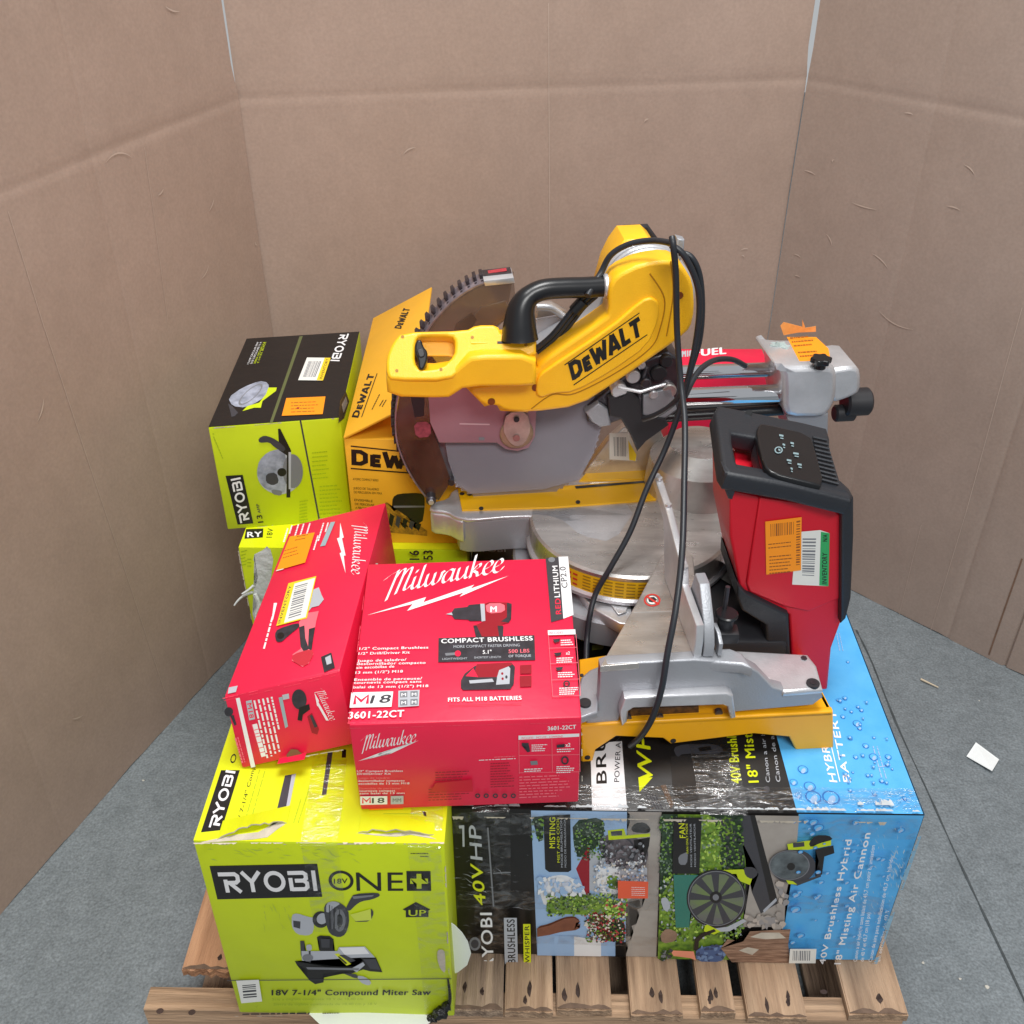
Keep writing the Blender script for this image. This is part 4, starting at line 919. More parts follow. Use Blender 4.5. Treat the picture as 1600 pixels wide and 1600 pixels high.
F.worn((-.544, .655, zT - .4), (-.544, .655, zT - .002), .006, board, 1, 45)
mb = MB()
for k, (P_, r) in enumerate(((((395, 925), (382, 930), (372, 938), (366, 946)), .003), (((398, 928), (405, 945), (400, 960), (402, 975)), .0045), (((396, 915), (388, 922), (378, 928)), .003))):
    pts = smooth_path([hy(*p, .648 - .004 * i) for i, p in enumerate(P_)], 4); mb.tube(pts, [r * (1 - .5 * i / len(pts)) for i in range(len(pts))], torn, 6)
mb.build('torn_strip', B.t); B.done()

# ================================================================== circular saw carton (black top)
zc = .793; FL = hz(325, 668, zc); FR = hz(532, 653, zc); BL = hz(385, 529, zc)
B = Carton('saw_carton', 'lime carton with black printed top at the back left of the stack', FL, FR, BL, .228, lime, bevel=.0025)
B.fill('top', black); T = B.top; F = B.front
T.poly(Q(c4, (640, 175), (660, 172), (480, 688), (462, 690)), card('olive_print', (92, 98, 60)))
for k in range(4): T.text(('13 AMP CIRCULAR SAW', 'SCIE CIRCULAIRE 13 A', 'SIERRA CIRCULAR 13 A', '7-1/4 IN. BLADE')[k], c4(338 + 20 * k, 340 - 2 * k), c4(398 + 18 * k - (10 if k == 3 else 0), 208), c4(326 + 20 * k, 340 - 2 * k), white if k < 2 else lime, .01)
T.ell(c4(335, 520), c4(250, 560), c4(350, 470), lgrey, 30); T.poly(Q(c4, (215, 540), (300, 480), (400, 440), (455, 450), (460, 510), (400, 560), (320, 600), (240, 590)), card('pale_saw_print', (176, 182, 200), rgb2=(120, 126, 140), vscale=50), 1)
T.ring(c4(350, 520), c4(280, 560), c4(370, 470), grey, .85)
T.poly(Q(c4, (455, 480), (505, 480), (500, 500), (420, 560), (410, 600), (370, 600), (300, 620), (330, 590), (400, 570), (440, 520)), lime)
T.poly(Q(c4, (215, 575), (240, 590), (275, 630), (255, 650), (235, 655), (228, 620)), dgrey)
T.strokes(RYOBI, c4(884, 158), c4(825, 318), c4(935, 160), white, .19)
F.poly(Q(c4, (120, 752), (130, 750), (132, 760)), lime_dark)
F.words(c4(125, 770), c4(180, 900), c4(135, 768), lime_dark, 1, seed=80)
F.poly(Q(c4, (640, 672), (650, 672), (762, 1262), (752, 1264)), dgrey)
F.words(c4(715, 870), c4(820, 860), c4(715, 860), lime_dark, 7, seed=81, gap=2.6); F.words(c4(760, 1070), c4(900, 1060), c4(760, 1060), lime_dark, 8, seed=82, gap=2.4)
F.words(c4(640, 1160), c4(700, 1150), c4(640, 1150), lime_dark, 8, seed=83)
F.poly(Q(c4, (200, 1002), (302, 996), (365, 1285), (272, 1292)), black); F.strokes(RYOBI, c4(345, 1272), c4(290, 1015), c4(288, 1284), white, .19)
F.text('13', c4(425, 1278), c4(415, 1235), c4(392, 1282), black, .03); F.text('AMP', c4(410, 1222), c4(398, 1168), c4(392, 1225), dgrey, .02)
# circular saw drawing
F.ell(c4(520, 990), c4(650, 975), c4(540, 1110), lgrey, 36); F.poly(Q(c4, (385, 980), (400, 910), (450, 860), (520, 840), (560, 850), (560, 1100), (520, 1100), (440, 1080), (400, 1040)), card('pale_saw_print', (176, 182, 200)), 1)
F.ell(c4(600, 975), c4(660, 970), c4(605, 1075), grey, 30); F.poly(Q(c4, (440, 990), (500, 980), (520, 1040), (480, 1060), (440, 1040)), dgrey, 1); F.ell(c4(535, 980), c4(562, 978), c4(537, 1005), black, 18)
F.poly(Q(c4, (512, 722), (525, 720), (590, 850), (585, 1130), (562, 1130), (565, 880), (520, 850)), black); F.poly(Q(c4, (575, 860), (590, 860), (588, 1080), (576, 1080)), lgrey)
F.poly(Q(c4, (395, 780), (430, 760), (480, 775), (520, 800), (560, 840), (540, 860), (490, 830), (460, 800), (400, 805)), dgrey, 1)
F.poly(Q(c4, (470, 1080), (540, 1090), (530, 1120), (480, 1110)), grey, 1)
F.worn(c4(105, 722), c4(850, 662), .004, board, 1, 85, cover=.4); F.worn(c4(252, 1325), c4(905, 1235), .003, board, -1, 86, cover=.3)
R = B.right
R.poly(Q(c4, (880, 560), (915, 500), (935, 560), (905, 660), (870, 690)), dgrey); R.poly(Q(c4, (890, 580), (915, 530), (925, 570), (900, 630)), lgrey)
S1 = B.part('top'); S1.poly(Q(c4, (685, 303), (822, 305), (775, 440), (632, 438)), label_w); S1.poly(Q(c4, (790, 305), (826, 305), (780, 440), (742, 438)), label_y)
S1.barcode(c4(695, 325), c4(775, 325), c4(738, 420), c4(660, 420), grey, 14, 7); S1.text('INVENTORY', c4(775, 432), c4(815, 312), c4(758, 430), black, .02); S1.mb.build('barcode_label', B.t)
S1 = B.part('top'); S1.poly(Q(c4, (562, 545), (795, 535), (778, 640), (535, 650)), orange)
S1.words(c4(590, 575), c4(770, 568), c4(590, 568), brownink, 4, seed=88, gap=2.6); S1.poly(Q(c4, (625, 600), (640, 600), (638, 608), (623, 608)), red_d); S1.mb.build('orange_label', B.t)
B.done()

EM = [[(0, 0), (0, 1), (.5, .35), (1, 1), (1, 0)]]

# ================================================================== yellow carton with raised lid flap
yy = .676; A0 = hy(537, 686, yy); zy = A0.z
B = Carton('tool_carton', 'yellow carton with one lid flap standing open behind the saw', A0, (-.03, yy, zy), (A0.x - .01, 1.10, zy), zy - zT, yel, bevel=.0025)
T = B.top; F = B.front
F.poly(Q(c4, (945, 822), (1300, 860), (1300, 867), (945, 830)), black); F.poly(Q(c4, (945, 955), (1330, 985), (1330, 993), (945, 963)), black)
F.strokes(DEWALT, c4(950, 938), c4(1560, 985), c4(948, 845), black, .25)
for k, (t, x1, y) in enumerate((('ATOMIC COMPACT SERIES', 1110, 1028), ('JUEGO DE TALADRO', 1112, 1082), ('DE PERCUSION 20V MAX', 1132, 1106), ('ENSEMBLE', 1075, 1152), ('DE PERCEUSE', 1085, 1176), ('A PERCUSSION', 1070, 1198))):
    F.text(t, c4(958 + 3 * k, y), c4(x1, y + 8), c4(958 + 3 * k, y - 14), black, .0)
F.poly(Q(c4, (1195, 1130), (1230, 1108), (1360, 1104), (1385, 1125), (1385, 1200), (1370, 1290), (1250, 1290), (1215, 1230), (1190, 1190)), black, 1)
F.poly(Q(c4, (1200, 1180), (1385, 1180), (1385, 1190), (1200, 1192)), grey)
F.poly(Q(c4, (1120, 1180), (1160, 1160), (1200, 1210), (1250, 1300), (1400, 1330), (1400, 1360), (1180, 1340), (1130, 1260)), card('brown_tool_print', (96, 68, 30), rgb2=(200, 150, 40), vscale=120), 0)
for k in range(6): F.poly(Q(c4, (1140 + 40 * k, 1210 + 14 * k), (1165 + 40 * k, 1230 + 12 * k), (1150 + 40 * k, 1300 + 6 * k), (1130 + 40 * k, 1280 + 6 * k)), black if k % 2 else dgrey)
B.done()
mb = MB(); al = math.radians(29); Lf = .15
P0 = Vector((A0.x, yy - .002, zy + .004)); P1 = hz(583, 497, zy + .004); P1 = Vector((P1.x, P1.y, zy + .004)); dv = Vector((math.cos(al), 0, math.sin(al))) * Lf
nf = dv.cross(P1 - P0).normalized(); th = nf * -.004
if nf.z < 0: nf = -nf; th = -nf * .004
mb.hexa([P0 + th, P0 + dv + th, P1 + dv + th, P1 + th, P0, P0 + dv, P1 + dv, P1], yel, .0008)
Fl = Face(mb, P0, nf)
Fl.strokes(DEWALT, c4(990, 660), c4(1088, 400), c4(950, 655), black, .22)
Fl.poly(Q(c4, (1008, 655), (1013, 655), (1105, 395), (1100, 395)), black)
Fl.words(c4(1075, 610), c4(1120, 520), c4(1067, 608), black, 1, seed=90); Fl.words(c4(1120, 590), c4(1150, 540), c4(1112, 588), black, 2, seed=91)
Fl.strokes(DEWALT, c4(1245, 130), c4(1300, 10), c4(1205, 125), black, .22)
mb.build('lid_flap', B.t)

# ================================================================== red upright carton behind the rails
B = Carton('tool_carton', 'red carton standing upright behind the chrome slide rails of the saw', (.30, 1.004, .758), (.505, 1.004, .760), (.30, 1.13, .758), .7565, red)
F = B.top; F.text('FUEL', (1085, 557), (1134, 553), (1085, 546), white, .04); F.text('M18', (1066, 558), (1081, 557), (1066, 548), lgrey, .03)
B.done()

# ================================================================== red drill kit carton, front centre
zr = .736
FL = Vector((-.2290, .040, zr)); FR = Vector((.0755, .055, zr + .004)); BL = hz(575, 881, zr)
B = Carton('drill_carton', 'red drill kit carton with a white slanted logo on top at the front centre', FL, FR, BL, .168, red, bevel=.003, BR=hz(887, 871, zr + .004))
T = B.top; F = B.front
script_logo(T, c6(225, 305), c6(960, 160), c6(232, 178), white, None)
T.poly(Q(c6, (160, 418), (505, 312), (490, 342), (785, 240), (765, 262), (985, 188), (700, 310), (722, 286), (395, 392), (428, 352)), white)
T.poly(Q(c6, (1200, 85), (1275, 80), (1303, 438), (1232, 458)), dgrey); T.poly(Q(c6, (1275, 78), (1330, 76), (1362, 415), (1303, 438)), white)
T.text('REDLITHIUM', c6(1262, 412), c6(1238, 120), c6(1292, 410), white, .02) if 0 else T.text('RED', c6(1290, 410), c6(1284, 320), c6(1258, 412), red, .03)
T.text('LITHIUM', c6(1283, 312), c6(1268, 130), c6(1250, 314), white, .03); T.text('CP2.0', c6(1328, 258), c6(1315, 135), c6(1292, 260), dgrey, .02)
T.ell(c6(1235, 95), c6(1255, 95), c6(1235, 110), grey, 14)
dk = card('dark_tool_print', (60, 58, 66), rgb2=(40, 38, 44), vscale=60)
T.poly(Q(c6, (620, 412), (655, 400), (670, 378), (745, 370), (755, 358), (820, 352), (832, 450), (760, 452), (750, 444), (670, 440), (655, 418)), dk)
T.poly(Q(c6, (620, 412), (655, 402), (660, 418)), lgrey); T.poly(Q(c6, (820, 352), (845, 352), (852, 450), (828, 455)), lgrey)
T.poly(Q(c6, (845, 352), (870, 342), (985, 345), (1002, 360), (1000, 440), (985, 462), (950, 470), (940, 545), (900, 545), (800, 540), (780, 480), (850, 452)), red_d, 0)
T.poly(Q(c6, (850, 350), (960, 348), (965, 400), (860, 410)), redl, 1); T.text('M', c6(880, 400), c6(915, 398), c6(880, 366), white, .03)
T.poly(Q(c6, (975, 345), (1003, 352), (1000, 440), (985, 462), (940, 455), (975, 430)), dk)
T.poly(Q(c6, (780, 478), (800, 480), (830, 545), (795, 545)), dk); T.poly(Q(c6, (845, 470), (940, 460), (955, 490), (945, 545), (920, 545), (905, 490), (870, 545), (840, 545)), red_d); T.poly(Q(c6, (920, 480), (955, 482), (952, 545), (930, 545)), dk)
T.poly(Q(c6, (578, 552), (1135, 535), (1140, 680), (576, 692)), dk)
T.text('COMPACT BRUSHLESS', c6(595, 582), c6(1125, 565), c6(594, 556), white, .035)
T.text('MORE COMPACT FASTER DRIVING', c6(665, 610), c6(1050, 600), c6(665, 594), lgrey, .0)
T.poly(Q(c6, (615, 640), (680, 635), (680, 650), (620, 655)), grey); T.ell(c6(690, 642), c6(708, 642), c6(690, 660), red, 14); T.text('5.1"', c6(835, 645), c6(885, 643), c6(835, 622), white, .02); T.text('500 LBS', c6(985, 640), c6(1105, 636), c6(985, 618), redl, .02)
T.text('LIGHTWEIGHT', c6(600, 680), c6(745, 676), c6(600, 668), lgrey); T.text('SHORTEST LENGTH', c6(785, 672), c6(940, 668), c6(785, 660), lgrey); T.text('OF TORQUE', c6(985, 665), c6(1115, 662), c6(985, 650), lgrey, .02)
T.poly(Q(c6, (708, 800), (730, 760), (790, 715), (1000, 695), (1022, 720), (1015, 820), (995, 850), (720, 855), (708, 840)), dk, 0)
T.poly(Q(c6, (800, 705), (990, 695), (1010, 705), (960, 730), (930, 780), (800, 782), (790, 740)), red_d); T.poly(Q(c6, (735, 775), (780, 728), (808, 780)), red)
T.poly(Q(c6, (930, 740), (985, 718), (995, 730), (990, 820), (912, 825), (918, 780)), lgrey); T.ell(c6(948, 760), c6(955, 760), c6(948, 768), red_d, 10); T.ell(c6(950, 790), c6(957, 790), c6(950, 798), red_d, 10); T.ell(c6(972, 780), c6(979, 780), c6(972, 790), dk, 10)
T.poly(Q(c6, (755, 800), (890, 790), (900, 808), (760, 818)), lgrey)
T.text('FITS ALL M18 BATTERIES', c6(634, 924), c6(1060, 912), c6(634, 900), white, .035)
T.poly(Q(c6, (640, 946), (1060, 936), (1060, 938), (640, 948)), red_d)
T.poly(Q(c6, (1052, 712), (1118, 708), (1118, 760), (1052, 762)), red_d); T.poly(Q(c6, (1050, 775), (1118, 772), (1118, 835), (1052, 838)), red_d)
tx = [('1/2" Compact Brushless', 518, 605), ('1/2" Drill/Driver Kit', 410, 634), ('Juego de taladro/', 390, 676), ('destornillador compacto', 502, 694), ('sin escobillas de', 320, 716), ('13 mm (1/2") M18', 370, 745), ('Ensemble de perceuse/', 482, 786), ('tournevis compact sans', 478, 804), ('balai de 13 mm (1/2") M18', 518, 830)]
for k, (t, x1, y) in enumerate(tx):
    x0 = 118 - (y - 605) * .16; T.text(t, c6(x0, y + 18), c6(x1, y + 10), c6(x0 + 2, y + 3), white, .03)
T.poly(Q(c6, (72, 872), (315, 866), (305, 955), (62, 960)), white); T.strokes(EM, c6(90, 942), c6(164, 938), c6(96, 893), red, .24); T.text('18', c6(180, 936), c6(292, 930), c6(186, 888), dgrey, .035, .15)
T.poly(Q(c6, (345, 862), (468, 857), (464, 950), (344, 958)), lgrey)
for a, b_ in ((355, 868), (415, 866), (355, 915), (415, 912)): T.poly(Q(c6, (a, b_), (a + 42, b_ - 2), (a + 42, b_ + 32), (a, b_ + 34)), grey); T.text('M', c6(a + 8, b_ + 27), c6(a + 34, b_ + 26), c6(a + 8, b_ + 8), white, .02)
T.text('3601-22CT', c6(55, 1026), c6(375, 1014), c6(60, 985), white, .035)
T.poly(Q(c6, (1212, 512), (1372, 506), (1374, 535), (1214, 540)), white); T.text('INCLUDES', c6(1222, 534), c6(1300, 531), c6(1222, 520), redl, .02)
for x0, y0, x1, y1 in ((1214, 540, 1240, 898), (1374, 535, 1402, 892)): T.poly(Q(c6, (x0, y0), (x0 + 3, y0), (x1 + 3, y1), (x1, y1)), redl)
for k, y in enumerate((615, 705, 800, 895)): T.poly(Q(c6, (1218 + 7 * k, y), (1380 + 7 * k, y - 6), (1380 + 7 * k, y - 3), (1218 + 7 * k, y + 3)), redl)
for k, (y, t) in enumerate(((565, 'DRILL'), (645, 'x2'), (730, 'CHARGER'), (820, ''))):
    x = 1240 + 8 * k; T.poly(Q(c6, (x, y), (x + 45, y - 5), (x + 40, y + 12), (x + 15, y + 20)), dk if k != 3 else grey) if k != 3 else T.ring(c6(1322, 825), c6(1342, 825), c6(1322, 845), dk, .6, 14)
    if t == 'x2': T.text(t, c6(1318, 655), c6(1340, 654), c6(1318, 636), white, .02)
    T.words(c6(x + (48 if k == 0 else 15), y + (10 if k == 0 else 34)), c6(x + 125, y + (6 if k == 0 else 30)), c6(x + (48 if k == 0 else 15), y + (0 if k == 0 else 25)), white, 3 if k != 3 else 4, seed=100 + k, gap=1.3)
# front
script_logo(F, c6(112, 1200), c6(445, 1150), c6(110, 1120), white)
F.poly(Q(c6, (110, 1258), (235, 1210), (225, 1225), (340, 1180), (335, 1190), (462, 1138), (300, 1215), (315, 1200), (195, 1240), (205, 1228)), white)
for k, (t, x1, y) in enumerate((('1/2" Compact Brushless', 370, 1312), ('Drill/Driver Kit', 300, 1328), ('Juego de taladro', 292, 1352), ('destornillador compacto', 380, 1368), ('escobillas de 13 mm M18', 408, 1384), ('Ensemble de perceuse/', 360, 1412), ('tournevis compact', 325, 1426), ('sans balai de 13 mm', 380, 1440))):
    x0 = 104 + (y - 1312) * .12; F.text(t, c6(x0, y + 10), c6(x1, y + 8), c6(x0, y - 2), redl if k % 3 == 2 else white, .015)
F.poly(Q(c6, (122, 1462), (280, 1460), (280, 1508), (124, 1512)), white); F.strokes(EM, c6(138, 1503), c6(180, 1501), c6(138, 1472), red, .24); F.text('18', c6(192, 1501), c6(262, 1499), c6(192, 1470), dgrey, .03)
F.poly(Q(c6, (300, 1460), (374, 1458), (374, 1506), (300, 1508)), lgrey); F.text('MM', c6(312, 1495), c6(360, 1494), c6(312, 1472), grey, .03)
F.text('3601-22CT', c6(1212, 1078), c6(1375, 1068), c6(1212, 1054), white, .035)
F.poly(Q(c6, (1042, 1108), (1395, 1096), (1395, 1114), (1042, 1132)), white); F.text('INCLUDES - INCLUYE - COMPREND', c6(1060, 1128), c6(1300, 1118), c6(1060, 1116), redl, .02)
for p in ((1234, 1125, 1237, 1320), (1042, 1132, 1045, 1330), (1393, 1114, 1398, 1318)): F.poly(Q(c6, (p[0], p[1]), (p[0] + 3, p[1]), (p[2] + 3, p[3]), (p[2], p[3])), redl)
for y in (1222, 1322): F.poly(Q(c6, (1044, y), (1396, y - 6), (1396, y - 3), (1044, y + 3)), redl)
F.poly(Q(c6, (1062, 1150), (1100, 1150), (1110, 1200), (1095, 1205), (1085, 1175), (1062, 1165)), dk); F.words(c6(1118, 1165), c6(1210, 1162), c6(1118, 1157), white, 4, seed=110, gap=1.4)
F.poly(Q(c6, (1265, 1160), (1310, 1155), (1310, 1175), (1265, 1178)), dk); F.text('x2', c6(1315, 1172), c6(1342, 1170), c6(1315, 1150), white, .03); F.words(c6(1265, 1190), c6(1370, 1186), c6(1265, 1182), white, 2, seed=111, gap=1.6)
F.poly(Q(c6, (1110, 1255), (1150, 1252), (1155, 1275), (1115, 1278)), grey); F.words(c6(1075, 1305), c6(1200, 1300), c6(1075, 1297), white, 2, seed=112, gap=1.5)
F.ring(c6(1312, 1250), c6(1334, 1250), c6(1312, 1275), dk, .6, 20); F.words(c6(1262, 1290), c6(1370, 1286), c6(1262, 1282), white, 4, seed=113, gap=1.4)
F.words(c6(1046, 1350), c6(1345, 1338), c6(1046, 1341), redl, 8, seed=114, gap=1.9)
F.words(c6(812, 1250), c6(1025, 1240), c6(812, 1244), white, 1, seed=115); F.words(c6(900, 1232), c6(1022, 1226), c6(900, 1226), redl, 1, seed=116)
F.words(c6(880, 1270), c6(1020, 1264), c6(880, 1262), red_d, 10, seed=117, gap=1.9); F.words(c6(560, 1320), c6(772, 1312), c6(560, 1312), red_d, 4, seed=118, gap=1.9); F.words(c6(520, 1420), c6(775, 1410), c6(520, 1412), red_d, 5, seed=119, gap=1.9)
F.poly(Q(c6, (560, 1378), (772, 1358), (778, 1428), (530, 1430)), card('deepish_red_print', (196, 20, 44)))
for x in (805, 855, 908, 962, 1012): F.ring(c6(x, 1452), c6(x + 15, 1452), c6(x, 1466), dk, .5, 12)
redge = card('creased_red', (240, 70, 95)); T.worn(c6(48, 1052), c6(1415, 1015), .0022, redge, -1, 120, n=60, cover=.9); F.worn(c6(48, 1062), c6(1415, 1026), .0015, redge, 1, 121, n=60, cover=.7)
T.worn((*FL,), (*BL,), .002, redge, -1, 122, cover=.5)
F.worn(c6(1405, 1030), c6(1410, 1480), .003, board, 1, 123, cover=.4)
B.done()
mb = MB(); P = hy(575, 1257, .038); mb.add([P, hy(632, 1255, .038), hz(628, 1264, .5672), hz(578, 1266, .5672)], [[0, 3, 2, 1]], orange)
P = [hz(572, 1252, .5672), hz(634, 1251, .5672), hz(630, 1264, .5672), hz(577, 1266, .5672)]
mb = MB(); mb.hexa(P[::-1] + [p + Vector((0, 0, .0006)) for p in P[::-1]], orange)
tag(mb.build('orange_label'), 'orange paper label stuck on the lime carton just under the drill carton edge', 'label')

# ================================================================== red grinder carton, lying tilted on the left
FL = hz(350, 1088, .683); FR = hz(531, 1047, .728); BL = hz(455, 821, .688)
dn = hz(378, 1201, .5665) - FL
B = Carton('grinder_carton', 'long red grinder carton with orange and yellow edged stickers lying tilted at the left', FL, FR, BL, .12, red, bevel=.003, down=dn)
T = B.top; F = B.front
T.strokes(SCRIPT, c5(800, 92), c5(778, 388), c5(870, 80), white, nib=(.08, .028))
T.poly(Q(c5, (718, 98), (738, 180), (728, 185), (748, 280), (738, 282), (748, 378), (715, 268), (725, 262), (700, 185), (715, 180)), white)
T.text('M12 FUEL', c5(628, 218), c5(690, 100), c5(610, 212), grey, .03) if 0 else T.poly(Q(c5, (665, 95), (690, 92), (635, 225), (606, 230)), card('teal_grey_print', (150, 170, 176)))
for k, (x, y0, y1) in enumerate(((408, 205, 128), (440, 160, 112), (470, 175, 108), (500, 170, 104), (535, 165, 100), (575, 250, 170), (600, 200, 98), (640, 150, 98))):
    T.words(c5(x, y0), c5(x + (y0 - y1) * .3, y1), c5(x - 13, y0), white, 1, seed=130 + k)
T.poly(Q(c5, (350, 545), (368, 545), (345, 640), (340, 625)), white); T.words(c5(300, 800), c5(368, 545), c5(286, 798), white, 1, seed=140, fill=.7)
T.poly(Q(c5, (570, 470), (600, 458), (615, 500), (628, 525), (600, 560), (560, 570), (545, 590), (540, 560)), lgrey, 0)
T.poly(Q(c5, (355, 720), (370, 690), (480, 655), (500, 670), (420, 735), (395, 760), (365, 762)), dk, 1); T.ell(c5(388, 727), c5(408, 722), c5(392, 745), black, 18)
T.poly(Q(c5, (540, 600), (600, 590), (585, 650), (560, 800), (570, 830), (545, 880), (510, 900), (450, 865), (455, 830), (500, 800), (495, 700), (490, 650)), redl, 0)
T.poly(Q(c5, (490, 680), (520, 670), (525, 740), (545, 800), (520, 820), (500, 790)), dk, 0); T.poly(Q(c5, (545, 690), (580, 680), (570, 740), (560, 810), (540, 800)), dk, 0)
T.poly(Q(c5, (455, 830), (560, 800), (572, 830), (545, 880), (510, 900), (450, 865)), card('mid_red_print', (196, 46, 62)), 1)
T.poly(Q(c5, (100, 1015), (150, 1005), (140, 1040), (95, 1050)), lgrey); 
T.poly(Q(c5, (612, 845), (670, 820), (690, 905), (630, 930)), dk); T.poly(Q(c5, (635, 850), (665, 835), (672, 880), (645, 890)), lgrey)
T.worn(c5(65, 1075), c5(700, 930), .003, redge, -1, 141, n=40, cover=.8); F.worn(c5(70, 1085), c5(690, 945), .002, redge, 1, 142, n=40, cover=.7)
F.poly(Q(c5, (137, 1070), (158, 1066), (246, 1450), (222, 1455)), white)
F.ell(c5(98, 1145), c5(122, 1140), c5(102, 1170), dk, 20); F.poly(Q(c5, (105, 1165), (125, 1162), (142, 1215), (130, 1222)), dk); F.words(c5(130, 1290), c5(170, 1430), c5(145, 1286), redl, 1, seed=143); F.words(c5(145, 1285), c5(185, 1425), c5(155, 1283), redl, 1, seed=144)
F.poly(Q(c5, (193, 1085), (225, 1078), (245, 1185), (212, 1192)), lgrey); F.text('M18', c5(200, 1100), c5(215, 1180), c5(225, 1095), red, .03)
for k in range(7):
    x0, y0 = 235 + 24 * k, 1082 - 5 * k; ln = (320, 315, 305, 300, 180, 140, 120)[k]
    F.words(c5(x0, y0), c5(x0 + ln * .23, y0 + ln), c5(x0 + 16, y0 - 3), white, 1, seed=145 + k) if k < 5 else None
F.poly(Q(c5, (225, 1215), (255, 1208), (300, 1390), (280, 1398)), redl); F.words(c5(230, 1215), c5(280, 1395), c5(258, 1208), white, 1, seed=152, fill=.9)
F.poly(Q(c5, (375, 1065), (395, 1060), (428, 1225), (412, 1235)), card('teal_grey_print', (150, 170, 176))); F.poly(Q(c5, (395, 1050), (432, 1042), (435, 1070), (400, 1078)), lgrey)
F.ell(c5(490, 1075), c5(530, 1065), c5(500, 1130), dk, 26); F.poly(Q(c5, (490, 1120), (545, 1100), (550, 1130), (510, 1160), (505, 1195), (480, 1190)), black, 0); F.poly(Q(c5, (535, 1170), (560, 1150), (600, 1240), (590, 1270), (560, 1260)), red_d, 0); F.poly(Q(c5, (548, 1165), (562, 1160), (592, 1225), (575, 1232)), dk)
F.strokes(SCRIPT, c5(580, 1020), c5(665, 1195), c5(618, 1000), white, nib=(.08, .028))
F.poly(Q(c5, (575, 1035), (600, 1080), (598, 1090), (655, 1190), (640, 1190), (595, 1110), (590, 1110)), white)
# split seam at the bottom corner with raw board
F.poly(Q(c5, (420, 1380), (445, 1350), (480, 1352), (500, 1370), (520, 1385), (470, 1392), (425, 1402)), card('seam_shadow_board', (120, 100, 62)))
F.worn(c5(500, 1390), c5(735, 1350), .004, board, -1, 153, n=20, cover=.7)
Rr = B.right
script_pts = None
Rr.words((590, 880), (596, 930), (584, 880), white, 1, seed=160)
Rr.words(tuple(Rr.at(c5(735, 780))), tuple(Rr.at(c5(700, 960))), tuple(Rr.at(c5(748, 785))), white, 1, seed=161) if 0 else None
S1 = B.part('top'); S1.poly(Q(c5, (440, 178), (578, 155), (525, 322), (400, 358), (365, 368)), orange); S1.words(c5(470, 195), c5(550, 180), c5(465, 205), brownink, 2, seed=162); S1.words(c5(400, 300), c5(500, 270), c5(402, 292), brownink, 3, seed=163, gap=-2.5)
S1.words(c5(365, 366), c5(405, 356), c5(363, 372), white, 1, seed=164, fill=.9); S1.mb.build('orange_label', B.t)
S1 = B.part('top'); S1.poly(Q(c5, (432, 438), (587, 398), (535, 632), (365, 675)), label_y); S1.poly(Q(c5, (466, 440), (580, 408), (528, 626), (408, 658)), label_w)
S1.barcode(c5(470, 455), c5(430, 640), c5(500, 618), c5(540, 435), grey, 20, 9); S1.text('INVENTORY', c5(388, 660), c5(450, 450), c5(372, 662), dgrey, .02); S1.mb.build('barcode_label', B.t)
mb = MB(); a = B.lo[0].lerp(B.lo[1], .34); b_ = B.lo[0].lerp(B.lo[1], .58); u_ = (B.FL - B.lo[0]).normalized(); o_ = B.front.N * .001
mb.add([a + o_ + u_ * .004, b_ + o_ + u_ * .004, b_ + B.front.N * .016 - u_ * .001 + Vector((0, 0, .004)), a + B.front.N * .014 + Vector((0, 0, .004))], [[0, 1, 2, 3]], red); mb.build('loose_flap', B.t)
B.done()

# ================================================================== white torn sheets on the pallet
mb = MB(); P = [hz(*q, .142) for q in ((480, 1580), (560, 1578), (690, 1582), (655, 1612), (520, 1618))]
P = P[::-1]; k = len(P); mb.add([p + Vector((0, -.002, .001 + .004 * (i % 2))) for i, p in enumerate(P)] + [p for p in P], [list(range(k))] + [[i, k + i, k + (i + 1) % k, (i + 1) % k] for i in range(k)], paper)
tag(mb.build('paper_sheet'), 'white torn paper sheet sticking out under the front left lime carton', 'paper')
mb = MB(); P = [hy(x, y, .012 + .018 * i / 8) for i, (x, y) in enumerate(((700, 1440), (710, 1446), (722, 1458), (731, 1472), (736, 1490), (730, 1508), (716, 1519), (700, 1525), (695, 1480)))]
th = Vector((0, .0015, 0)); P = P[::-1]; k = len(P); mb.add(P + [p + th for p in P], [list(range(k)), list(range(k, 2 * k))[::-1]] + [[i, k + i, k + (i + 1) % k, (i + 1) % k] for i in range(k)], paper)
tag(mb.build('paper_disc'), 'pale rounded piece of card wedged between the lime carton and the fan carton', 'card')
mb = MB(); pts = smooth_path([hy(*p, -.02) for p in ((672, 1592), (686, 1583), (697, 1578), (703, 1560), (700, 1530))], 5)
mb.tube(pts, [.007 - .00028 * i for i in range(len(pts))], mat('black_wrap', (20, 20, 22), rough=.3, bump=.8, bscale=90), 8)
for q, r_ in (((688, 1582), .012), ((678, 1590), .009), ((698, 1572), .008)):
    b = bmesh.new(); bmesh.ops.create_icosphere(b, subdivisions=2, radius=r_); rn = random.Random(int(q[0]))
    for v in b.verts: v.co *= rn.uniform(.6, 1.2)
    mb.bm(b, MATS['black_wrap'], M=Matrix.Translation(hy(*q, -.022)))
tag(mb.build('plastic_wrap'), 'crumpled black plastic wrap at the bottom right corner of the front lime carton', 'wrap')

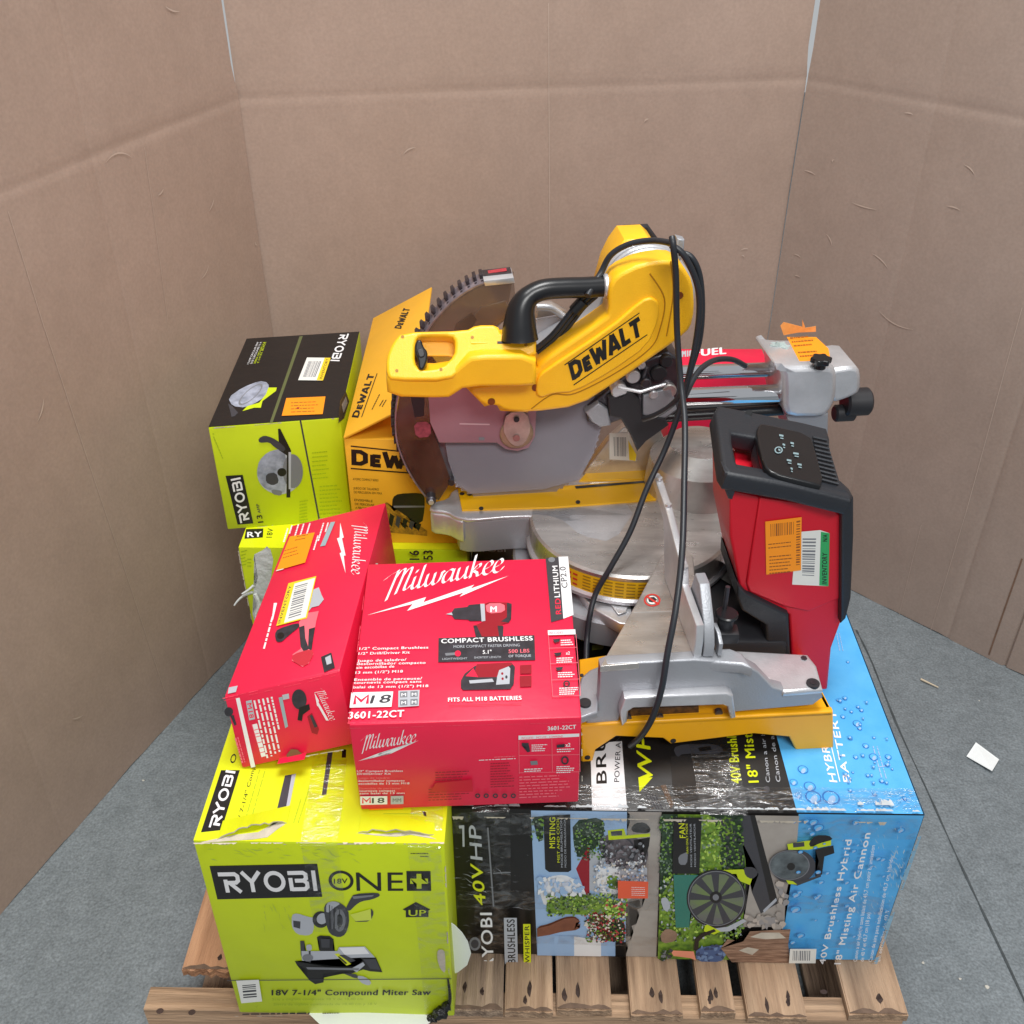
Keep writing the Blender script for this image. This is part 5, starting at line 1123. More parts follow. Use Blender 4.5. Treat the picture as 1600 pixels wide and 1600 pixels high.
# ================================================================== red and black power box, upright on the fan carton
red_pl = mat('red_plastic', (204, 18, 40), rough=.38, var=.04, bump=.05, bscale=300, spec=.5)
blk_pl = mat('black_rubber', (36, 39, 45), rough=.5, var=.12, bump=.1, bscale=250)
blk_sm = mat('black_plastic', (22, 23, 26), rough=.3, var=.15)
ink_w = mat('pale_marking', (128, 150, 156), rough=.6)
PW = thing('power_box', (.40, .47, fz), 'red and black power supply box with top handle leaning behind the saw wing', 'power box')
yq = .352; U7 = Vector((math.cos(math.radians(3)), math.sin(math.radians(3)), 0)); V7 = Vector((-U7.y, U7.x, 0))
Pp = Vector((.49, yq, 0))
def pw(x, y, d=0): return hit(x, y, Pp + V7 * d, V7)
cb = lambda x, y: (880 + x * .325, 480 + y * .325)
# red shell front block, outline on the near plane
mb = MB()
out = [pw(*p) for p in (cb(800, 880), cb(955, 915), cb(1300, 955), cb(1345, 990), cb(1345, 1490), cb(1290, 1640), cb(1270, 1850), cb(1105, 1850), cb(1085, 1480), cb(880, 1380), cb(845, 1340), cb(800, 1100))]
slab(mb, out, V7 * .13, red_pl, .004)
body = mb.build('red_shell', PW)
mb = MB(); pan = [pw(*p, -.004) for p in (cb(945, 915), cb(1300, 968), cb(1335, 1000), cb(1332, 1400), cb(1180, 1465), cb(1060, 1440), cb(895, 1370), cb(880, 1330))]
slab(mb, pan, V7 * .006, red_pl, .003); PANEL = mb.build('side_panel', PW)
mb = MB()
fr = [pw(*p, -.016) for p in (cb(765, 850), cb(775, 790), cb(1100, 850), cb(1360, 885), cb(1398, 920), cb(1398, 1100), cb(1385, 1400), cb(1360, 1500), cb(1335, 1525), cb(1340, 1000), cb(1300, 965), cb(950, 910), cb(830, 885), cb(815, 930), cb(795, 925))]
slab(mb, fr, V7 * .03, blk_pl, .004)
fb = [pw(*p, -.012) for p in (cb(840, 1335), cb(880, 1380), cb(1085, 1480), cb(1100, 1860), cb(985, 1860), cb(975, 1530), cb(860, 1460), cb(835, 1400))]
slab(mb, fb, V7 * .13, blk_pl, .004)
mb.build('rubber_frame', PW)
zt = pw(*cb(1360, 885), -.016).z; zl = pw(*cb(775, 800), -.016).z
# top deck: sloping from front edge to back, with handle opening left and control panel
FLt = pw(*cb(775, 790), -.016); FRt = pw(*cb(1385, 895), -.016)
BLt = hz(*cb(735, 480), zl + .010); BRt = hz(*cb(1275, 600), zt + .015)
mb = MB(); nrm_t = (FRt - FLt).cross(BLt - FLt).normalized()
if nrm_t.z < 0: nrm_t = -nrm_t
def tp(x, y, d=0): return hit(x, y, FLt + nrm_t * d, nrm_t)
outer = [tp(*cb(*p)) for p in ((728, 500), (745, 470), (775, 475), (1000, 520), (1150, 550), (1270, 580), (1285, 630), (1285, 670), (1345, 865), (1395, 905), (1385, 925), (1100, 855), (790, 800), (765, 760))]
hole = [tp(*cb(*p)) for p in ((812, 600), (935, 625), (930, 660), (960, 760), (975, 790), (845, 762), (835, 740), (815, 650))]
slab(mb, outer, -nrm_t * .03, blk_pl, .006, holes=[hole]); mb.build('top_frame', PW)
mb = MB(); slab(mb, [tp(*cb(*p), .008) for p in ((940, 560), (975, 560), (1190, 610), (1215, 690), (1260, 860), (1170, 840), (1010, 800), (965, 760), (930, 620))], -nrm_t * .012, blk_sm, .003, rnd=1)
Fc = Face(mb, tp(*cb(1100, 700), .0085), nrm_t, .0006)
Fc.ring(cb(1035, 688), cb(1055, 688), cb(1035, 705), ink_w, .7, 18)
for x, y, w_ in ((1048, 618, 20), (1060, 662, 12), (1100, 655, 16), (1118, 705, 26), (1085, 738, 22), (1135, 758, 20), (1097, 778, 10), (1038, 688, 10)):
    Fc.poly(Q(cb, (x - w_ / 2, y - 6), (x + w_ / 2, y - 2), (x + w_ / 2, y + 7), (x - w_ / 2, y + 3)), ink_w); Fc.poly(Q(cb, (x - w_ / 4, y + 10), (x + w_ / 2, y + 13), (x + w_ / 2, y + 18), (x - w_ / 4, y + 15)), ink_w)
mb.build('control_panel', PW)
mb = MB()
for k in range(11):
    a = tp(*cb(1200 + 3 * k, 625 + 20 * k), .003); b_ = tp(*cb(1268 + 5.5 * k, 640 + 21 * k), .003); mb.tube([a, b_], .0022, blk_pl, 6)
mb.build('grip_ribs', PW)
mb = MB()  # handle post on the near left corner and inner red cavity
mb.tube([pw(*cb(800, 790), -.002), pw(*cb(805, 850), -.004)], [.013, .011], blk_sm, 14); mb.build('handle_mount', PW)
mb = MB(); mb.cyl(tp(*cb(893, 508), .003), tp(*cb(893, 508), -.01), .005, blk_sm, 14); mb.build('frame_bolt', PW)
mb = MB(); q = [tp(*cb(820, 600), -.045), tp(*cb(950, 600), -.045), tp(*cb(985, 810), -.045), tp(*cb(830, 790), -.045)]
mb.hexa([p - Vector((0, 0, .02)) for p in (q[3], q[2], q[1], q[0])] + [q[3], q[2], q[1], q[0]], red_pl, .002)
mb.build('handle_well', PW)
S1 = Face(MB(), pw(*cb(1100, 1150), -.004), -V7, .0008)
S1.poly(Q(cb, (1143, 1078), (1235, 1070), (1280, 1085), (1275, 1340), (1100, 1332), (1105, 1270)), label_w)
S1.poly(Q(cb, (1238, 1078), (1280, 1085), (1275, 1340), (1230, 1336)), label_g)
S1.barcode(cb(1150, 1110), cb(1148, 1300), cb(1205, 1303), cb(1215, 1110), grey, 22, 5)
S1.text('INVENTORY', cb(1266, 1330), cb(1268, 1180), cb(1242, 1328), black, .03); S1.text('N/A', cb(1268, 1125), cb(1270, 1092), cb(1245, 1124), black, .03)
S1.mb.build('barcode_label', PANEL)
S1 = Face(MB(), pw(*cb(1100, 1150), -.004), -V7, .0016)
S1.poly(Q(cb, (970, 1028), (1145, 1006), (1142, 1262), (975, 1283)), orange)
S1.barcode(cb(1120, 1025), cb(1118, 1245), cb(1136, 1243), cb(1138, 1022), brownink, 26, 6); S1.barcode(cb(995, 1040), cb(1110, 1028), cb(1108, 1088), cb(996, 1100), brownink, 16, 8)
S1.words(cb(985, 1140), cb(1100, 1128), cb(985, 1132), brownink, 2, seed=170, gap=2.2); S1.words(cb(990, 1200), cb(1100, 1190), cb(990, 1192), brownink, 6, seed=171, gap=2)
S1.mb.build('orange_label', PANEL)

# ================================================================== the sliding miter saw
alu = mat('cast_aluminium', (208, 209, 213), rough=.34, metal=.6, var=.14, vscale=16, bump=.07, bscale=320, rvar=.1)
alu_p = mat('painted_grey_casting', (160, 163, 169), rough=.38, metal=.35, var=.06, bump=.1, bscale=350)
alu_b = mat('brushed_aluminium', (206, 202, 198), rough=.3, metal=.8, var=.24, vscale=9, bump=.05, bscale=260, stretch=(1, 4, 1), rvar=.12)  # mottled reflections are put into the colour variation
steel = mat('saw_steel', (158, 155, 162), rough=.38, metal=.7, var=.1, vscale=8)
chrome = mat('chrome', (222, 222, 226), rough=.06, metal=1.0, var=.02)
ypl = mat('yellow_plastic', (252, 190, 26), rough=.36, var=.05, vscale=18, bump=.12, bscale=500, coat=.12, rvar=.1)
ypaint = mat('yellow_paint', (236, 168, 14), rough=.36, var=.05, coat=.1)
kerf = mat('yellow_kerf_plastic', (228, 172, 10), rough=.4, var=.05)
dark = mat('dark_casting', (38, 38, 42), rough=.45, var=.2)
darkm = mat('dark_machined_steel', (92, 90, 96), rough=.3, metal=.8, var=.3, vscale=40)
rubber = mat('black_cord', (36, 40, 46), rough=.42, var=.1)
warn = mat('warning_yellow', (232, 186, 24), rough=.45)
ink = mat('label_ink', (160, 124, 26), rough=.5); inkr = mat('red_label_ink', (200, 50, 40), rough=.5)
def smoke():
    m = mat('smoked_guard', (84, 58, 48), rough=.14, var=.5, vscale=22, alpha=.72, spec=.6); return m
brown = smoke(); brown2 = mat('smoked_guard_thin', (118, 96, 84), rough=.12, var=.2, vscale=16, alpha=.42, spec=.6)
O = Vector((-.02, .655, 0)); U = Vector((math.cos(math.radians(7)), math.sin(math.radians(7)), 0)); V = Vector((-U.y, U.x, 0)); Zv = Vector((0, 0, 1))
SAW = thing('miter_saw', (.15, .45, fz), 'big yellow and silver sliding miter saw with draped black cord on top of the pile', 'miter saw')
def sp_(x, y, c): return hit(x, y, O + V * c, V)         # point on the saw's plane at offset c (negative = towards the camera side)
def SP(c, *pts): return [sp_(*p, c) for p in pts]
c1 = lambda x, y: (580 + x * .325, 330 + y * .325)
zt_ = .69
def tb(x, y, z=zt_): return hz(x, y, z)

# ---- yellow lower base
nb = (hz(1305, 1168, fz) - hz(905, 1190, fz)).normalized(); nv = Vector((-nb.y, nb.x, 0)); pb = hz(905, 1190, fz)
def bp(x, y, c=0): return hit(x, y, pb + nv * c, nv)
mb = MB()
slab(mb, [bp(*p) for p in ((908, 1194), (908, 1134), (970, 1129), (1302, 1112), (1303, 1170), (1243, 1172), (1233, 1152), (1178, 1147), (1048, 1163), (1036, 1154), (963, 1151), (931, 1172), (925, 1194))], nv * .012, ypaint, .003)
ztop = bp(1302, 1112).z - .001
pts = [bp(908, 1130), bp(1302, 1112), hz(1278, 1066, ztop), hz(1100, 1000, ztop), hz(905, 1030, ztop)]
zq = [Vector((p.x, p.y, ztop)) for p in pts]; slab(mb, zq, Vector((0, 0, -.008)), ypaint, .002)
a = bp(1302, 1112); mb.hexa([Vector((a.x - .008, a.y, fz + .004)), Vector((a.x, a.y, fz + .004)), Vector((a.x - .02, a.y + .14, fz + .004)), Vector((a.x - .03, a.y + .14, fz + .004)), Vector((a.x - .008, a.y, ztop)), Vector((a.x, a.y, ztop)), Vector((a.x - .02, a.y + .14, ztop)), Vector((a.x - .03, a.y + .14, ztop))], ypaint, .002)
for q in ((918, 1184), (1052, 1158)): p = bp(*q, -.001); mb.cyl(p, p + nv * .01, .0045, dark, 12)
mb.build('base_skid', SAW)
mb = MB(); mb.box((.17, .33, fz + .002), (.42, .62, zt_ - .06), dark, .01); mb.build('base_core', SAW)

# ---- near wing casting
mb = MB()
slab(mb, [bp(*p, .004) for p in ((916, 1131), (916, 1124), (934, 1110), (938, 1043), (950, 1038), (1085, 1031), (1160, 1036), (1185, 1050), (1208, 1074), (1230, 1080), (1282, 1076), (1286, 1090), (1270, 1102), (1145, 1113), (1140, 1090), (975, 1096), (966, 1130))], nv * .02, alu_p, .0025)
mb.build('wing_casting', SAW)
mb = MB()
T0 = [(938, 1041), (1086, 1029), (1094, 985), (1083, 870), (1058, 846), (1034, 868), (1000, 932)]
zw = bp(1000, 1036, .004).z; slab(mb, [hz(*p, zw) for p in T0], Vector((0, 0, -.012)), alu_b, .0015)
Fw = Face(mb, (0, 0, zw), (0, 0, 1), .0006)
Fw.ring((1019, 938), (1032, 938), (1019, 948), inkr, .8, 26); Fw.ell((1019, 938), (1027, 938), (1019, 944.5), label_w, 20); Fw.poly([(1012, 934), (1022, 933), (1027, 938), (1020, 942), (1014, 941)], dark); Fw.poly([(1008, 932), (1011, 931), (1031, 944), (1028, 946)], inkr)
Fw.poly([(990, 957), (1050, 955), (1050, 956), (990, 958.2)], mat('engraved_line', (225, 225, 225), rough=.3, metal=.6))
mb.build('wing_table', SAW)
# right lower wing deck
mb = MB(); zr1 = bp(1240, 1078, .004).z
slab(mb, [hz(*p, zr1) for p in ((1225, 1081), (1286, 1076), (1276, 1040), (1262, 1022), (1190, 1018), (1150, 1016), (1165, 1040), (1195, 1058))], Vector((0, 0, -.012)), alu, .004)
slab(mb, [hz(*p, zw - .004) for p in ((1090, 1032), (1160, 1038), (1176, 1044), (1160, 1020), (1140, 1012), (1105, 1014))], Vector((0, 0, -.02)), alu_p, .004)
p = hz(1270, 1069, zr1); mb.cyl(p - Zv * .01, p + Zv * .003, .010, dark, 20); mb.cyl(p, p + Zv * .004, .005, darkm, 6)
p = hz(1256, 1029, zr1); mb.cyl(p, p + Zv * .002, .005, darkm, 6)
mb.build('wing_deck', SAW)
mb = MB()  # left ear of the wing with its bolt
slab(mb, [hz(*p, zr1 - .005) for p in ((905, 1122), (934, 1112), (937, 1040), (922, 1046), (908, 1058), (900, 1090))], Vector((0, 0, -.014)), alu_p, .003)
p = hz(914, 1100, zr1 - .005); mb.cyl(p, p + Zv * .004, .009, dark, 18); p = hz(909, 1056, zr1 - .005); mb.cyl(p, p + Zv * .002, .003, darkm, 8)
mb.build('wing_ear', SAW)
# handle bar moulded into the casting front (bright bevel and two posts)
mb = MB()
slab(mb, [bp(*p, -.012) for p in ((972, 1136), (968, 1112), (976, 1092), (986, 1090), (1136, 1083), (1146, 1088), (1150, 1122), (1142, 1124), (1137, 1105), (1130, 1102), (990, 1107), (982, 1112), (980, 1128))], nv * .018, alu, .003)
mb.build('carry_bar', SAW)
mb = MB(); slab(mb, [bp(*p, .014) for p in ((980, 1128), (985, 1108), (1092, 1104), (1092, 1122), (990, 1128))], nv * .01, mat('bronze_screw_print', (110, 74, 36), rough=.5, rgb2=(40, 24, 14), vscale=160), .001)
for q in ((980, 1118), (1030, 1118), (1122, 1110)): p = bp(*q, .012); mb.cyl(p, p - nv * .006, .006, darkm, 14)
mb.build('lock_rail', SAW)

# ---- turntable with its nose arm
Cc = Vector((.185, .595, 0)); Rt_ = .178
def drum(mb, c, r0, r1, z0, z1, m, n=72, a0=0, a1=360, inner=0.0, bev=.004):
    ring = lambda r, z: [Vector((c.x + r * math.cos(math.radians(a0 + (a1 - a0) * k / n)), c.y + r * math.sin(math.radians(a0 + (a1 - a0) * k / n)), z)) for k in range(n + 1)]
    P = ring(r0, z0) + ring(r1, z1 - bev) + ring(r1 - bev, z1) + ring(max(inner, .001), z1); w_ = n + 1
    mb.add(P, [[j * w_ + k, j * w_ + k + 1, (j + 1) * w_ + k + 1, (j + 1) * w_ + k] for j in range(3) for k in range(n)], m, True)
mb = MB(); drum(mb, Cc, Rt_, Rt_, zt_ - .055, zt_, alu_b); drum(mb, Cc, Rt_ + .006, Rt_ + .006, zt_ - .055, zt_ - .045, alu)
# warning label round the front of the drum
def band(mb, c, r, z0, z1, a0, a1, m, n=16):
    P = []
    for k in range(n + 1):
        a = math.radians(a0 + (a1 - a0) * k / n); P += [Vector((c.x + r * math.cos(a), c.y + r * math.sin(a), z0)), Vector((c.x + r * math.cos(a), c.y + r * math.sin(a), z1))]
    mb.add(P, [[2 * k, 2 * k + 2, 2 * k + 3, 2 * k + 1] for k in range(n)], m)
TT = mb.build('turntable', SAW, 30)
lb = MB(); band(lb, Cc, Rt_ + .001, zt_ - .046, zt_ - .010, 224, 290, warn)
for r_ in range(5):
    for a in range(240, 288, 6): band(lb, Cc, Rt_ + .0016, zt_ - .042 + r_ * .0065, zt_ - .0395 + r_ * .0065, a, a + 4.6, ink, 3)
for r_ in range(3):
    for a in (226, 230, 234): band(lb, Cc, Rt_ + .0016, zt_ - .040 + r_ * .010, zt_ - .036 + r_ * .010, a, a + 2.8, inkr, 3)
lb.build('warning_label', TT)
mb = MB()
arm = [tb(*p) for p in ((671, 797), (673, 785), (700, 779), (706, 766), (728, 758), (900, 745), (1000, 790), (960, 850), (905, 838), (880, 815), (855, 806), (800, 806), (735, 812), (712, 808), (700, 800))]
slab(mb, arm, Vector((0, 0, -.008)), alu, .003, rnd=1)
low = [tb(*p) for p in ((712, 806), (735, 811), (800, 805), (855, 805), (880, 814), (905, 838), (960, 850), (1000, 790), (900, 750), (740, 762), (716, 772))]
slab(mb, [p - Zv * .007 for p in low], Vector((0, 0, -.068)), alu_p, .003, rnd=1)
nose = [tb(*p) - Zv * .006 for p in ((672, 798), (674, 786), (702, 781), (722, 800), (726, 812), (714, 809), (700, 801))]
slab(mb, nose, Vector((0, 0, -.045)), alu, .004, rnd=1)
mb.build('turntable_arm', SAW)
mb = MB()
slab(mb, [tb(*p) + Zv * .0035 for p in ((715, 765), (722, 799), (863, 795), (1035, 782), (1018, 757), (1012, 751), (900, 760), (800, 764))], Vector((0, 0, -.006)), kerf, .001)
slab(mb, [tb(*p) + Zv * .0035 for p in ((905, 753), (921, 735), (1030, 728), (1040, 747), (1017, 750))], Vector((0, 0, -.006)), kerf, .001)
slab(mb, [tb(*p) + Zv * .0035 for p in ((1055, 731), (1075, 726), (1090, 738), (1092, 758), (1086, 775), (1070, 781), (1058, 770))], Vector((0, 0, -.006)), kerf, .001, rnd=1)
Fk = Face(mb, (0, 0, zt_ + .0035), (0, 0, 1), .0008)
Fk.poly([(898, 760), (1016, 751), (1017, 754), (900, 764)], dark); Fk.poly([(1060, 750), (1084, 749), (1084, 751), (1060, 752.5)], dark)
for q in ((752, 795), (903, 785)): Fk.ell(q, (q[0] + 3.6, q[1]), (q[0], q[1] + 3), dark, 14)
for q in ((722, 772), (734, 773)): Fk.ell(q, (q[0] + 4, q[1]), (q[0], q[1] + 2.4), dark, 12)
mb.build('kerf_plate', SAW)
# miter scale skirt
mb = MB(); zsk = zt_ - .062
sk = [hz(*p, zsk) for p in ((872, 872), (888, 868), (925, 905), (975, 935), (1000, 945), (986, 976), (968, 974), (925, 950), (902, 920), (885, 890))]
slab(mb, sk, Vector((0, 0, -.022)), alu, .002)
Fs = Face(mb, (0, 0, zsk), (0, 0, 1), .0006)
Fs.ell((919, 906), (927, 909), (917, 911), dark, 16); Fs.ell((897, 882), (903, 886), (894, 887), dark, 16); Fs.ell((963, 947), (969, 947), (963, 952), dark, 16); Fs.ell((963, 947), (966, 947), (963, 949.5), darkm, 12)
slab(mb, [hz(*p, zsk + .001) for p in ((948, 938), (956, 925), (985, 935), (978, 958), (966, 962))], Vector((0, 0, .003)), alu, .001)
mb.build('miter_scale', SAW)
mb = MB(); drum(mb, Cc, Rt_ + .032, Rt_ + .03, zt_ - .125, zt_ - .078, alu_p, inner=.1)
mb.build('base_ring', SAW, 30)
# rear support of the bevel trunnion
mb = MB(); cx = O + U * .335; cx = Vector((cx.x, cx.y, 0)); drum(mb, cx, .100, .088, zt_ - .04, zt_ + .092, alu_b, bev=.03); mb.build('rear_support', SAW, 30)
mb = MB(); zz = zt_ - .03; drum(mb, Vector((.262, .575, 0)), .150, .150, zz - .03, zz + .008, alu, a0=-50, a1=60, inner=.10); drum(mb, Vector((.262, .575, 0)), .158, .158, zz - .055, zz - .026, alu_b, a0=-50, a1=60, inner=.1)
mb.build('detent_ring', SAW, 30)
# fences: far one with sticker, near one edge on
mb = MB()
slab(mb, SP(.055, (905, 752), (915, 735), (950, 690), (975, 668), (1028, 662), (1040, 690), (1042, 748)), V * .02, alu_b, .002)
mb.box((0, 0, 0), (0, 0, 0), alu) if 0 else None
far = mb.build('far_fence', SAW)
S1 = Face(MB(), sp_(970, 690, .055), -V, .0009); S1.poly([c1(1145, 1065), c1(1235, 1065), c1(1275, 1200), c1(1145, 1192)], label_w); S1.poly([c1(1235, 1100), c1(1275, 1170), c1(1270, 1200), c1(1240, 1195)], label_y)
S1.barcode(c1(1165, 1085), c1(1225, 1085), c1(1225, 1178), c1(1168, 1176), grey, 14, 9); S1.mb.build('barcode_label', far)
# near fence: an upright plate facing the nose, running from the turntable to the near end
mb = MB()
xf = hz(1084, 1030, zw)                      # foot of the fence, near end
pf0 = Vector((xf.x, xf.y + .004, zw)); pf1 = pf0 + V * .315
def fe(t, z, o=0): return pf0.lerp(pf1, t) + Zv * z + U * o
prof = [(0, 0), (0, .03), (.02, .055), (.30, .060), (.34, .082), (.70, .112), (.95, .120), (1, .118), (1, .105), (.72, .085), (.62, .02), (.60, 0)]
slab(mb, [fe(t, z) for t, z in prof], U * .012, alu, .002)
NF = mb.build('near_fence', SAW)
mb = MB()
slab(mb, [fe(t, z, .014) for t, z in ((0, 0), (0, .02), (.05, .05), (.18, .09), (.26, .09), (.3, .05), (.3, 0))], U * .016, alu_p, .002)
slab(mb, [fe(t, z, .036) for t, z in ((.0, 0), (.0, .022), (.05, .03), (.12, .03), (.14, .0))], U * .006, alu_p, .001)
mb.box((-.012, -.012, 0), (.018, .012, .02), dark, .002, M=Matrix.Translation(fe(.1, .002, .055)))
p = fe(.12, .012, .055); mb.cyl(p, p + Zv * .03, .012, dark, 18, .002); mb.cyl(p + Zv * .03, p + Zv * .036, .017, blk_sm, 18, .002); mb.cyl(p + V * .012 + Zv * .03, p + V * .012 + Zv * .075, .0035, darkm, 10)
mb.build('fence_clamp', SAW)
mb = MB()
for k, (t, z) in enumerate(((.08, .048), (.34, .082), (.72, .113), (.93, .12))):
    mb = MB(); p = fe(t, z, .006); mb.cyl(p, p + Zv * .004, .005, alu, 12); mb.build('fence_screw', NF)

# ---- blade
BC = sp_(805, 675, 0); RB = .152
def disc(mb, c, r, m, y0, y1, teeth=0, seed=1, n=96):
    N_ = teeth * 3 if teeth else n; P = []
    for yo in (y0, y1):
        for k in range(N_):
            a = 2 * math.pi * k / N_; rr = r * (1 - (.022 if teeth and k % 3 == 1 else (.03 if teeth and k % 3 == 2 else 0)))
            P.append(c + U * rr * math.cos(a) + Zv * rr * math.sin(a) + V * yo)
    mb.add(P, [list(range(N_)), list(range(N_, 2 * N_))[::-1]] + [[k, N_ + k, N_ + (k + 1) % N_, (k + 1) % N_] for k in range(N_)], m)
mb = MB(); disc(mb, BC, RB, steel, 0, .003, 72); disc(mb, BC, .028, darkm, -.006, .009, n=40); mb.build('blade', SAW, 20)
# rear half of the guard above: light curved fender seen through the handle gap
mb = MB(); slab(mb, SP(.03, (838, 478), (862, 476), (885, 488), (910, 520), (925, 560), (860, 600), (830, 600)), V * .02, alu_b, .003); 
slab(mb, SP(-.004, (838, 500), (870, 495), (890, 515), (890, 560), (835, 590)), V * .008, mat('clear_guard', (196, 196, 204), rough=.15, alpha=.6), .001)
mb.tube(smooth_path(SP(-.005, (838, 480), (862, 482), (888, 500)), 6), .006, alu, 10)
mb.build('upper_guard', SAW)
# pale lower cover plate sweeping over the blade
mb = MB(); clear = mat('hazy_clear_guard', (150, 148, 158), rough=.3, var=.06, alpha=.62)
slab(mb, SP(-.010, (700, 600), (915, 590), (940, 640), (940, 668), (926, 712), (905, 750), (850, 765), (770, 770), (735, 772), (712, 755), (700, 720), (690, 660)), V * .003, clear, .0008); mb.build('clear_guard', SAW)
# smoked lower guard with ribbed rim
arcN = [(803, 440), (775, 441), (745, 449), (712, 470), (682, 500), (658, 535), (638, 575), (626, 610), (620, 645), (621, 685), (632, 720), (648, 750), (668, 778)]
mb = MB()
upper = arcN[:7] + [(660, 560), (700, 545), (760, 520), (790, 500), (806, 470)]
lower = arcN[5:] + [(686, 782), (705, 752), (692, 715), (680, 680), (678, 640), (700, 590)]
slab(mb, SP(-.018, *lower), V * .0025, brown, .0006); slab(mb, SP(-.0165, *upper), V * .0025, brown2, .0006)
slab(mb, SP(-.006, (735, 500), (752, 480), (790, 470), (800, 490), (760, 520), (735, 525)), V * .004, alu_b, .001)
slab(mb, SP(-.008, (712, 508), (738, 490), (745, 500), (730, 524), (708, 526)), V * .006, dark, .001)
slab(mb, SP(.022, *[(x, y) for x, y in [(803, 425), (775, 424), (745, 432), (712, 452), (682, 482), (656, 515), (634, 560), (622, 600), (616, 640), (618, 685), (630, 718), (646, 745), (664, 768), (690, 760), (700, 720), (700, 640), (720, 560), (790, 500)]]), V * .0025, brown2, .0006)
Fg = Face(mb, sp_(640, 660, -.018), -V, .0006); Fg.poly([(646, 660), (672, 658), (674, 682), (650, 684)], mat('pinkish_residue', (140, 60, 72), rough=.5, var=.4, vscale=120), 1); Fg.poly([(640, 612), (664, 612), (662, 650), (648, 652)], dark)
LG = mb.build('lower_guard', SAW)
near = smooth_path(SP(-.018, *arcN), 6); rim = MB(); L2 = []; cen = sp_(800, 620, 0)
for p in near:
    d = (p - cen); d.normalize(); L2.append((p, d))
Vv = []
steel_rim = mat('worn_rim_steel', (150, 140, 148), rough=.34, metal=.6, var=.35, vscale=60); rim_dark = mat('rim_tooth_steel', (62, 54, 58), rough=.4, metal=.4, var=.4, vscale=90)
for p, d in L2: Vv += [p + d * .0005, p + d * .003, p + d * .003 + V * .042, p + d * .0005 + V * .042]
rim.add(Vv, [[4 * i + a, 4 * i + 4 + a, 4 * i + 4 + (a + 1) % 4, 4 * i + (a + 1) % 4] for i in range(len(L2) - 1) for a in range(4)], steel_rim, False)
acc = 0; nxt = .016
for i in range(1, len(L2)):
    acc += (L2[i][0] - L2[i - 1][0]).length
    if acc > nxt and i > 9:
        nxt = acc + .0105; p, d = L2[i]; tng = (L2[i][0] - L2[i - 1][0]).normalized()
        big = .0085 if i < 34 else .0075
        b8 = [p + d * .002 + tng * a_ + V * b_ for a_, b_ in ((-.0028, .018), (.0028, .018), (.0028, .0425), (-.0028, .0425))]
        b9 = [q + d * big for q in b8]
        rim.hexa(b8 + b9, rim_dark, .0008)
        bb = [p + d * .0028 + tng * a_ + V * b_ for a_, b_ in ((-.002, .008), (.002, .008), (.002, .012), (-.002, .012))]; rim.hexa(bb + [q + d * .001 for q in bb], rim_dark)
rim.build('guard_rim', LG, 30)
mb = MB(); 
e = SP(-.019, (757, 447), (803, 441)); d = (e[0] - cen).normalized()
b8 = [sp_(757, 444, -.019), sp_(804, 439, -.019)]
mb.hexa([b8[0] - d * .004, b8[1] - d * .004, b8[1] - d * .004 + V * .044, b8[0] - d * .004 + V * .044, b8[0] + d * .006, b8[1] + d * .006, b8[1] + d * .006 + V * .044, b8[0] + d * .006 + V * .044], alu, .001)
mb.hexa([p_ + d * k_ for k_ in (.0062, .0070) for p_ in (b8[0] + U * .001 + V * .018, b8[1] - U * .001 + V * .018, b8[1] - U * .001 + V * .043, b8[0] + U * .001 + V * .043)], rim_dark)
mb.hexa([p_ + d * k_ for k_ in (.0071, .0078) for p_ in (b8[0] + U * .010 + V * .026, b8[1] - U * .008 + V * .026, b8[1] - U * .008 + V * .038, b8[0] + U * .010 + V * .038)], mat('red_faded_label', (170, 50, 60), var=.3, vscale=200))
mb.build('guard_end_cap', LG)
mb = MB(); p = sp_(673, 776, -.02); mb.cyl(p - V * .016, p + V * .02, .009, darkm, 16, .002); mb.cyl(p - V * .020, p - V * .014, .005, alu, 6); mb.build('guard_roller', LG)
mb = MB(); p = sp_(705, 752, -.016); mb.cyl(p - V * .006, p + V * .01, .006, darkm, 14); mb.build('guard_bolt', LG)
# bracket and hub
mb = MB(); mauve = mat('guard_bracket_metal', (164, 128, 138), rough=.38, metal=.35, var=.08)  # pink reflection of the red carton is put into the base colour
slab(mb, SP(-.026, (668, 600), (838, 600), (838, 650), (836, 682), (826, 700), (808, 705), (790, 702), (776, 692), (686, 692), (672, 660)), V * .005, mauve, .001)
Fb = Face(mb, sp_(720, 660, -.026), -V, .0004); Fb.poly([(718, 661), (765, 662), (765, 664), (718, 663)], mat('pale_crease', (214, 190, 196), rough=.4, metal=.3)); Fb.poly([(748, 683), (757, 683), (757, 688), (748, 688)], grey)
mb.build('guard_bracket', SAW)
mb = MB(); p = sp_(807, 676, -.026); mb.cyl(p - V * .006, p + V * .002, .029, mat('brass_cover', (170, 152, 128), rough=.3, metal=.6, var=.2, vscale=30), 40, .002); slab(mb, SP(-.034, (792, 645), (824, 643), (830, 672), (820, 694), (806, 699), (794, 690), (785, 672)), V * .003, mat('worn_hub_plate', (188, 168, 160), rough=.35, metal=.5, var=.25, vscale=40), .001, rnd=1)
p = sp_(807, 655, -.036); mb.cyl(p, p - V * .002, .005, dark, 14); p = sp_(807, 684, -.036); mb.cyl(p, p - V * .002, .006, mat('red_pivot', (150, 100, 96), rough=.4), 14); mb.build('arbor_cover', SAW)

